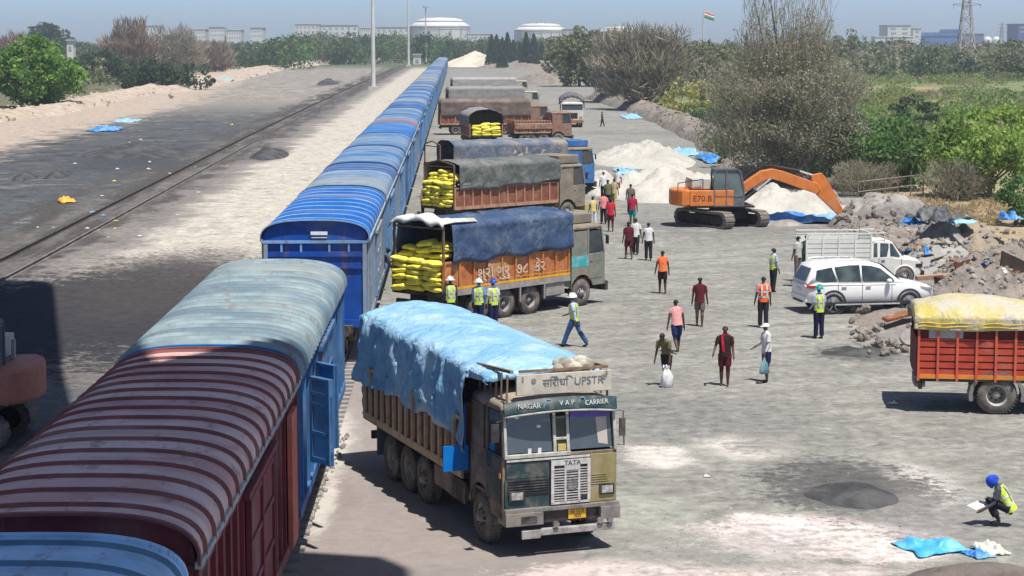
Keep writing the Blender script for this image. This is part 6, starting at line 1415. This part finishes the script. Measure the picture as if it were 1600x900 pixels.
# casuarina row beyond the conical heap
rg=random.Random(5); cas=None
CASPX=[768,776,785,793,802,812,822,834,846]
for i,px in enumerate(CASPX):
    if cas is None:
        cas=thing('casuarina_tree','','tree'); rn=np.random.default_rng(31); N=2600; hz=rn.random(N)**.8; an=rn.random(N)*6.283; rr=(1-hz)**.7*2.6*(.4+.6*rn.random(N)); P=np.stack([rr*np.cos(an),rr*np.sin(an),1+hz*12.5],1)
        cards('crown',P,1.1*(.5+rn.random(N)),LDK,32,np.tile([0,0,1.0],(N,1)),.35,cas); b=MB(); b.tube([(0,0,-.2),(0,0,6),(0,0,12)],[.22,.15,.04],7); b.build('trunk',BARKG,cas); o=cas
    else: o=dup(cas,(0,0,0))
    Y=690+rg.uniform(-25,25); o.location=(GY(px,Y),Y,0); s=rg.uniform(.62,.9); o.scale=(s*1.15,s*1.15,s); o.rotation_euler=(0,0,rg.uniform(0,6)); o['group']='dark casuarinas behind the conical heap'
    o['label']='dark upright casuarina, %s from the left in the row beyond the conical heap'%ORD[i]
# scrub, far wood
def mass(name,spots,m,seed,n,ls,flat=.55,sub=.45,aspect=.6):
    rn=np.random.default_rng(seed); out=[]; sz=[]
    for x,y,r,h in spots:
        k=max(5,int(n)); K=rn.integers(5,9)
        c=rn.uniform(-1,1,size=(K,3))*np.array([.75,.75,.28])*np.array([r,r,h])+np.array([x,y,h*.42])
        p=rn.normal(size=(k,3)); p/=np.linalg.norm(p,axis=1)[:,None]; q=c[rn.integers(0,K,k)]+p*np.array([r*sub,r*sub,h*.36])*(.6+.4*rn.random((k,1)))
        q=q[(q[:,2]>0.02)&(q[:,2]<h*1.05)]; out.append(q); sz.append(ls*max(.5,r/3)*(.5+rn.random(len(q))))
    return tag(cards(name,np.concatenate(out),np.concatenate(sz),m,seed+1,aspect=aspect),kind='stuff')
rg=random.Random(11); A=[];B_=[];D_=[];E_=[];F_=[]
for _ in range(1700):     # field scrub on the right
    Y=150*(700/150)**rg.random(); px=rg.uniform(1050,1680); x=GY(px,Y)
    edge=26+max(0,Y-200)*.022+5
    if x<edge: continue
    pxx=px; pyy=62+3150*H/Y
    if any(((px-a)/w)**2+((pyy-b_)/h_)**2<1 for a,b_,w,h_ in((1450,168,62,10),(1385,192,50,11),(1440,138,50,7),(1490,205,40,10))) and rg.random()<.85: continue
    v=mnoise.noise(Vector((x*.03,Y*.012,2)))+.35*mnoise.noise(Vector((x*.09,Y*.03,7)))
    if v<-.12 and rg.random()<.85: continue
    r=rg.uniform(.9,3.0)*(1+Y/1100); h=rg.uniform(.5,1.4)*(1+Y/600)
    (A if rg.random()<.5 else B_ if rg.random()<.55 else D_).append((x,Y,r,h))
LSC=leafmat('leaf_scrub',(.21,.27,.09),(.30,.35,.13),(.25,.27,.12)); LSC2=leafmat('leaf_scrub_green',(.15,.25,.08),(.23,.33,.11),(.18,.24,.09)); BU=[];BV=[]
for _ in range(90):
    px=rg.uniform(1300,1640); Y=rg.uniform(134,260); x=GY(px,Y)
    if x<30 or 1470<px<1600 and Y<150: continue
    (BU if rg.random()<.6 else BV).append((x,Y,rg.uniform(1.2,2.6),rg.uniform(1.0,2.3)))
mass('field_bushes',BU,leafmat('leaf_field',(.15,.26,.07),(.23,.34,.10),(.13,.21,.06)),81,420,.36); mass('field_bushes_olive',BV,leafmat('leaf_field_olive',(.22,.26,.11),(.30,.33,.15)),82,420,.36)
mass('scrub_olive',A,LSC,51,170,.42); mass('scrub_green',B_,LSC2,52,170,.42); mass('scrub_dry',D_,TWB,53,80,.6,aspect=.2)
A=[];B_=[];D_=[];E_=[]
for _ in range(520):      # tree belts to the right, tops at the horizon
    Y=rg.uniform(470,1250); px=rg.uniform(880,1700); x=GY(px,Y); h=rg.uniform(6.5,9.9)*(1 if rg.random()<.85 else 1.15)
    (A if rg.random()<.45 else B_ if rg.random()<.7 else D_).append((x,Y,rg.uniform(4,9),h))
for _ in range(620):      # left and centre belts
    px=rg.uniform(-100,880); Y=rg.uniform(640 if px<480 else 790,1300); x=GY(px,Y); h=rg.uniform(8,11.5)+(2.2 if 440<px<700 else 0)
    if px<430: h*=.85
    (A if rg.random()<.55 else B_ if rg.random()<.6 else E_).append((x,Y,rg.uniform(4,9),h))
for _ in range(260):      # nearer left scrub
    Y=rg.uniform(370,640); px=rg.uniform(-60,470); x=GY(px,Y)
    if x>-66-(Y-300)*.06: continue
    h=rg.uniform(2,6.5); (A if rg.random()<.4 else B_ if rg.random()<.5 else D_).append((x,Y,rg.uniform(3,6),h))
mass('far_wood_dark',A,LD,61,330,.5); mass('far_wood_olive',B_,LOL,62,300,.5); mass('far_wood_green',E_,LG3,63,300,.5); mass('far_wood_dry',D_,TWG,64,140,.8,aspect=.3)
A=[]
for _ in range(420):
    px,py=rg.choice([(rg.uniform(1370,1590),rg.uniform(312,350)),(rg.uniform(-20,430),rg.uniform(120,150))]); g=G(px,py)
    if g.x>-60 and g.x<20: continue
    A.append((g.x,g.y,rg.uniform(.2,.7),rg.uniform(.1,.35)))
mass('dry_grass',A,leafmat('straw',(.36,.29,.17),(.5,.41,.25)),71,24,.9,aspect=.15)
A=[]
for _ in range(160):
    g=G(rg.uniform(1000,1200),rg.uniform(180,300)); x=24.8+max(0,g.y-200)*.022+rg.uniform(0,5); A.append((x,g.y,rg.uniform(.8,2),rg.uniform(.8,2.2)))
mass('bank_scrub',A,LD,73,120,.4)
# ------------------------------------------------------------------ far buildings and masts
FW=mat('far_white_wall',(.72,.71,.68),(.64,.63,.6),scale=.1,rough=.7); FG=mat('far_grey_roof',(.42,.43,.44),(.36,.37,.38),scale=.1,rough=.7); FWIN=mat('far_window',(.38,.40,.42),rough=.3); FB=mat('far_blue_sheet',(.06,.16,.40),(.09,.22,.46),scale=.1,rough=.6); FBR=mat('far_brick',(.38,.19,.12),(.32,.16,.1),scale=.3,rough=.8); FOR=mat('far_orange_roof',(.55,.24,.10),rough=.8); FTE=mat('far_teal_wall',(.22,.38,.40),rough=.7)
def far(px,Y): return (GY(px,Y),Y,0)
def zof(py,Y): # height seen at row py at distance Y
    return H-(py-62)*Y*.9925/FPX*1.0
def block(name,label,px0,px1,pytop,Y,wall,roof=None,depth=25,rows=2,cols=6,gable=0,cat='building'):
    x0,x1=GY(px0,Y),GY(px1,Y); h=zof(pytop,Y); t=thing(name,label,cat,((x0+x1)/2,Y,0)); w=(x1-x0)/2
    b=MB(); b.bb(-w,w,0,depth,-.5,h); b.build('wall',wall,t)
    b=MB()
    if gable: b.prism([(-w-.5,h),(w+.5,h),(w*.9,h+gable),(-w*.9,h+gable)],-.5,depth+.5)
    else: b.bb(-w-.4,w+.4,-.4,depth+.4,h,h+.5)
    b.build('roof',roof or FG,t)
    for r in range(rows):
        for c in range(cols):
            b=MB(); xx=-w+2*w*(c+.5)/cols; zz=h-2.2-r*3.4
            if zz<1: continue
            b.bb(xx-w/cols*.45,xx+w/cols*.45,-.12,.02,zz-.7,zz+.7); b.build('window',FWIN,t)
    return t
YB=1500
block('town_building','low white building at the far left beyond the dry trees',226,252,41,YB,FW,None,20,1,5)
for i,(a,c,tp,lab) in enumerate(((300,322,46,'small white block just left of the far town trees'),(328,352,43,'white far block above the brick coloured building'),(355,378,47,'low pale block left of the small bright tree'),(392,412,44,'white block over the small bright green tree'),(462,500,38,'long white block, leftmost of the row left of the tall pole'),(503,560,40,'long white building in the middle of the row left of the tall pole'),(562,582,44,'white building just left of the tall pole'),(588,640,43,'white low building between the two nearest poles'))):
    block('town_building',lab,a,c,tp,YB,FW,FG if i%2 else FW,22,2,6)
def dome_store(label,px0,px1,py_top,py_mid,Y):
    x0,x1=GY(px0,Y),GY(px1,Y); r=(x1-x0)/2; hz,hm=zof(py_top,Y),zof(py_mid,Y); t=thing('storage_tank',label,'storage tank',((x0+x1)/2,Y+r,0))
    b=MB(); M=Matrix.Rotation(R(-90),4,'Y'); b.cyl((0,0,0),(0,0,hm),r,r,48); b.build('wall',FW,t)
    b=MB(); b.lathe([(r*1.02,hm-.6),(r*1.02,hm),(r*.86,hm+(hz-hm)*.35),(r*.8,hm+(hz-hm)*.4),(r*.78,hm+(hz-hm)*.72),(r*.5,hm+(hz-hm)*.92),(.01,hz)],48,0,M); b.build('roof',FW,t)
    b=MB()
    b.lathe([(r*1.03,hm-1.4),(r*1.03,hm-.7)],48,0,M,False); b.lathe([(r*.8,hm+(hz-hm)*.42),(r*.8,hm+(hz-hm)*.58)],48,0,M,False)
    for k in range(16): a=2*math.pi*k/16; b.bb(r*1.02*math.cos(a)-.3,r*1.02*math.cos(a)+.3,r*1.02*math.sin(a)-.3,r*1.02*math.sin(a)+.3,0,hm-1)
    for k in range(10): a=2*math.pi*k/10; b.bar((r*.55*math.cos(a),r*.55*math.sin(a),hz-1.5),(r*.55*math.cos(a),r*.55*math.sin(a),hz+1),.4)
    b.build('catwalk',FG,t); return t
dome_store('big white stepped storage dome left of centre on the horizon',641,734,27,40,YB)
block('town_building','low white wing at the right foot of the big storage dome',728,768,53,YB-40,FW,FW,20,1,6)
dome_store('second storage dome with grey top, right of the big one',806,886,36,46,YB+40)
block('town_building','beige annex at the right of the second storage dome',880,900,46,YB+20,mat('far_beige',(.56,.52,.46),rough=.7),None,20,1,3)
dome_store('low third storage dome half behind the dusty trees',938,1000,41,49,YB+60)
block('town_building','tall white cube block of the far plant at the right',1385,1421,40,YB,FW,FG,30,2,2)
block('town_building','lower white cube right of the tall white cube',1425,1437,45,YB,FW,FG,20,2,1)
block('town_building','long low white shed in front of the white cubes',1366,1425,58,YB-60,FW,FW,14,0,4)
block('town_building','long blue sheet shed right of the white cubes',1444,1496,56,YB,FB,FB,25,0,4,2.5)
block('town_building','taller pale blue shed next to the lattice pylon',1478,1500,50,YB+30,FB,FB,25,0,3,2)
block('town_building','violet blue shed behind the lattice pylon',1498,1535,53,YB+60,mat('far_violet',(.17,.2,.33),rough=.7),None,25,0,3)
block('town_building','dark blue tall building at the right photo edge',1588,1625,38,YB,mat('far_dark_blue',(.08,.12,.33),rough=.6),FB,30,2,3)
for px,lab in ((1541,'left one of two small white domes right of the pylon'),(1555,'right one of two small white domes right of the pylon')):
    t=thing('small_dome',lab,'storage tank',far(px,YB)); b=MB(); b.cyl((0,0,0),(0,0,9),3.2,3.2,20); b.build('wall',FW,t); b=MB(); b.sphere((0,0,9),(3.2,3.2,3),0,20,8,None,z0=0); b.build('roof',FW,t)
block('shed','brick coloured building behind the dry trees at the left',323,350,72,640,FBR,FG,12,1,3)
block('shed','low orange roofed building left of the tall pole',455,492,68,900,mat('far_buff_wall',(.42,.3,.2),rough=.8),FOR,14,1,4,1.0)
block('shed','teal walled hut with pale roof left of the tall pole',500,540,74,860,FTE,FW,12,1,4)
block('shed','tiny white cabin in the scrub right of the bright green tree',106,116,64,620,FW,None,4,1,1)
block('shed','pale hut at the foot of the far poles',646,658,86,800,FW,None,5,1,1)
# poles
POLE=mat('pole_white',(.66,.66,.63),(.55,.55,.52),scale=.5,rough=.5)
for px,py,r,lab in ((583.5,141,.44,'nearest and tallest white light mast left of the train'),(638.5,104,.46,'middle white light mast left of the train'),(665.5,100,.40,'farthest white light mast touching the train roof line')):
    g=G(px,py); t=thing('light_mast',lab,'light mast',g); b=MB(); hh=30 if px<660 else 22.5; b.cyl((0,0,0),(0,0,hh),r,r*.5,14); b.build('shaft',POLE,t)
    b=MB(); b.bb(-.9,.9,-.9,.9,-.1,.7); b.build('base_block',mat('mast_concrete',(.55,.54,.5),rough=.9),t)
    b=MB(); b.cyl((0,0,hh),(0,0,hh+.3),1.0,1.0,14)
    for k in range(8): a=2*math.pi*k/8; b.box((1.1*math.cos(a),1.1*math.sin(a),hh-.1),(.5,.5,.3))
    b.build('lamp_ring',FG,t)
# pylons
def pylon(label,px,py,hgt,wb,m,th=.22):
    t=thing('lattice_pylon',label,'pylon',G(px,py) if py>62 else far(px,1400)); b=MB(); N=8; lv=[(hgt*i/N,wb/2*(1-.86*(i/N)**.75)) for i in range(N+1)]
    for i in range(N):
        z0,w0=lv[i]; z1,w1=lv[i+1]; c0=[(-w0,-w0,z0),(w0,-w0,z0),(w0,w0,z0),(-w0,w0,z0)]; c1=[(-w1,-w1,z1),(w1,-w1,z1),(w1,w1,z1),(-w1,w1,z1)]
        for k in range(4):
            b.bar(c0[k],c1[k],th*1.2); b.bar(c0[k],c1[(k+1)%4],th*.7); b.bar(c0[(k+1)%4],c1[k],th*.7); b.bar(c1[k],c1[(k+1)%4],th*.7)
    b.build('tower',m,t); b=MB()
    for z in(hgt*.72,hgt*.84,hgt*.96):
        for s in(-1,1): b.bar((0,0,z+.6),(s*wb*.62,0,z),th*.9); b.bar((0,0,z-.5),(s*wb*.62,0,z),th*.9); b.bar((s*wb*.62,0,z),(s*wb*.62,0,z-1.2),th*.7)
    b.build('cross_arm',m,t); return t
PYL=mat('pylon_steel',(.42,.40,.40),(.36,.33,.33),rough=.6); pylon('big lattice pylon standing in the scrub at the right',1508,116,27,6.2,PYL)
pylon('small faint lattice pylon on the horizon right of the big one',1563,60,21,5,PYL,.3); pylon('thin faint lattice mast left of the flag',1077,60,18,4,PYL,.25)
# flag
t=thing('flagpole','tall white flagpole flying a saffron, white and green flag above the trees','flagpole',far(1098,820)); b=MB(); ph_=zof(17,820); b.cyl((0,0,0),(0,0,ph_),.42,.26,10); b.build('pole',POLE,t)
b=MB(); cols=3; nx=14; fw,fh=4.2,2.7
for k in range(3):
    rows=[]
    for i in range(nx+1):
        u=i/nx; x=.2+u*fw; dz=-.10*fw*u*u-.9*u+.12*math.sin(u*8); y=.35*math.sin(u*7)
        rows.append([Vector((x,y,ph_-.2-fh*k/3+dz)),Vector((x,y,ph_-.2-fh*(k+1)/3+dz))])
    b.loft(rows,k,None,False,True,closed=False)
b.build('flag',[mat('saffron',(.80,.22,.10),rough=.8),mat('flag_white',(.8,.8,.78),rough=.8),mat('flag_green',(.05,.25,.09),rough=.8)],t,solid=.03)
# pale rail fence behind the field at the right
t=thing('field_fence','pale post and rail fence between the mid green bush and the lime green bush','fence'); b0=G(1340,318); b1=G(1480,300)
for i in range(8):
    p=b0.lerp(b1,i/7); b=MB(); b.cyl((p.x,p.y,0),(p.x,p.y,1.6),.045,.035,8); b.build('post',BARKG,t)
b=MB()
for z in(.7,1.3): b.bar((b0.x,b0.y,z),(b1.x,b1.y,z),.03,.03)
b.build('rail',mat('pale_rail',(.5,.46,.4),rough=.9),t)
# ------------------------------------------------------------------ added unseen slab, outlined so its shade falls on the near wagons
OCC_SHEET=mat('occluder_sheet',(.34,.36,.37),(.28,.3,.31),scale=.5,rough=.6); OCC_STEEL=mat('occluder_steel',(.2,.22,.23),rough=.7)
SD=Vector((.52,-.85,0)).normalized(); EL=R(69); k=1/math.tan(EL); ZG=30.0
off=SD*ZG*k
t=thing('shade_occluder','added unseen grey shade gallery crossing high above the wagons','occluder')
A0=Vector((-.9,36.2,0))+off; A1=Vector((-3.4,36.9,0))+off; A1b=Vector((-5.6,33.6,0))+off; A1c=Vector((-11.6,59,0))+off; A2=Vector((-16.0,80,0))+off; A3=Vector((-27,83,0))+off; A4=Vector((-15,42,0))+off; A4b=Vector((-9.5,16,0))+off; A5=Vector((1.2,16,0))+off
poly=[A0,A1,A1b,A1c,A2,A3,A4,A4b,A5]
b=MB(); n=len(poly); vs=[(p.x,p.y,ZG) for p in poly]+[(p.x,p.y,ZG+2.6) for p in poly]
b.add(vs,[tuple(range(n)),tuple(range(2*n-1,n-1,-1))]+[(i,(i+1)%n,(i+1)%n+n,i+n) for i in range(n)]); b.build('deck',OCC_SHEET,t)  # unseen panel added as shade caster, outline set by the shade edge
for x,y in ((14,6),(-9,4),(-31,60),(9.5,-3)):
    b=MB(); b.bb(x-.4,x+.4,y-.4,y+.4,0,ZG); b.build('column',OCC_STEEL,t)
# ------------------------------------------------------------------ sky, sun, camera
wd=bpy.data.worlds.new('World'); sc.world=wd; wd.use_nodes=True; nt=wd.node_tree; nt.nodes.clear()
sky=nt.nodes.new('ShaderNodeTexSky'); sky.sky_type='NISHITA'; sky.sun_disc=False; sky.sun_elevation=EL; sky.sun_rotation=math.atan2(SD.x,SD.y); sky.altitude=2000; sky.air_density=.5; sky.dust_density=3.6; sky.ozone_density=2.8
bg=nt.nodes.new('ShaderNodeBackground'); bg.inputs['Strength'].default_value=.12; wo=nt.nodes.new('ShaderNodeOutputWorld')
nt.links.new(sky.outputs[0],bg.inputs[0]); nt.links.new(bg.outputs[0],wo.inputs[0])
sl=bpy.data.lights.new('sun','SUN'); sl.energy=4.6; sl.angle=R(.5); sl.color=(1,.95,.87); so=bpy.data.objects.new('sun',sl); COL.objects.link(so)
sv=Vector((SD.x*math.cos(EL),SD.y*math.cos(EL),math.sin(EL))); so.rotation_euler=sv.to_track_quat('Z','Y').to_euler(); so.location=(30,-30,60)
hz=NT('haze_air'); vol=hz.n('ShaderNodeVolumePrincipled'); vol.inputs['Color'].default_value=(0.80,.90,1,1); vol.inputs['Density'].default_value=.0003; vol.inputs['Anisotropy'].default_value=.2
hz.t.links.new(vol.outputs[0],hz.out.inputs['Volume'])
b=MB(); b.bb(-2400,2400,-200,2700,-1.2,34); tag(b.build('haze',hz.mat),kind='stuff')
cd=bpy.data.cameras.new('camera'); cam=bpy.data.objects.new('camera',cd); COL.objects.link(cam); cam.location=(0,0,H); cam.rotation_euler=(math.pi/2-TH,0,-YAW)
cd.sensor_width=36; cd.lens=36*FPX/1600; cd.clip_start=.5; cd.clip_end=20000; sc.camera=cam
sc.view_settings.view_transform='Standard'; sc.view_settings.look='None'; sc.view_settings.gamma=1; sc.view_settings.exposure=0.4; sc.view_settings.use_curve_mapping=False
sc.render.resolution_x=1024; sc.render.resolution_y=576
sc.cycles.max_bounces=6; sc.cycles.volume_bounces=0
for k_ in ('hands',):
    for o in bpy.data.objects:
        if k_ in o: del o[k_]
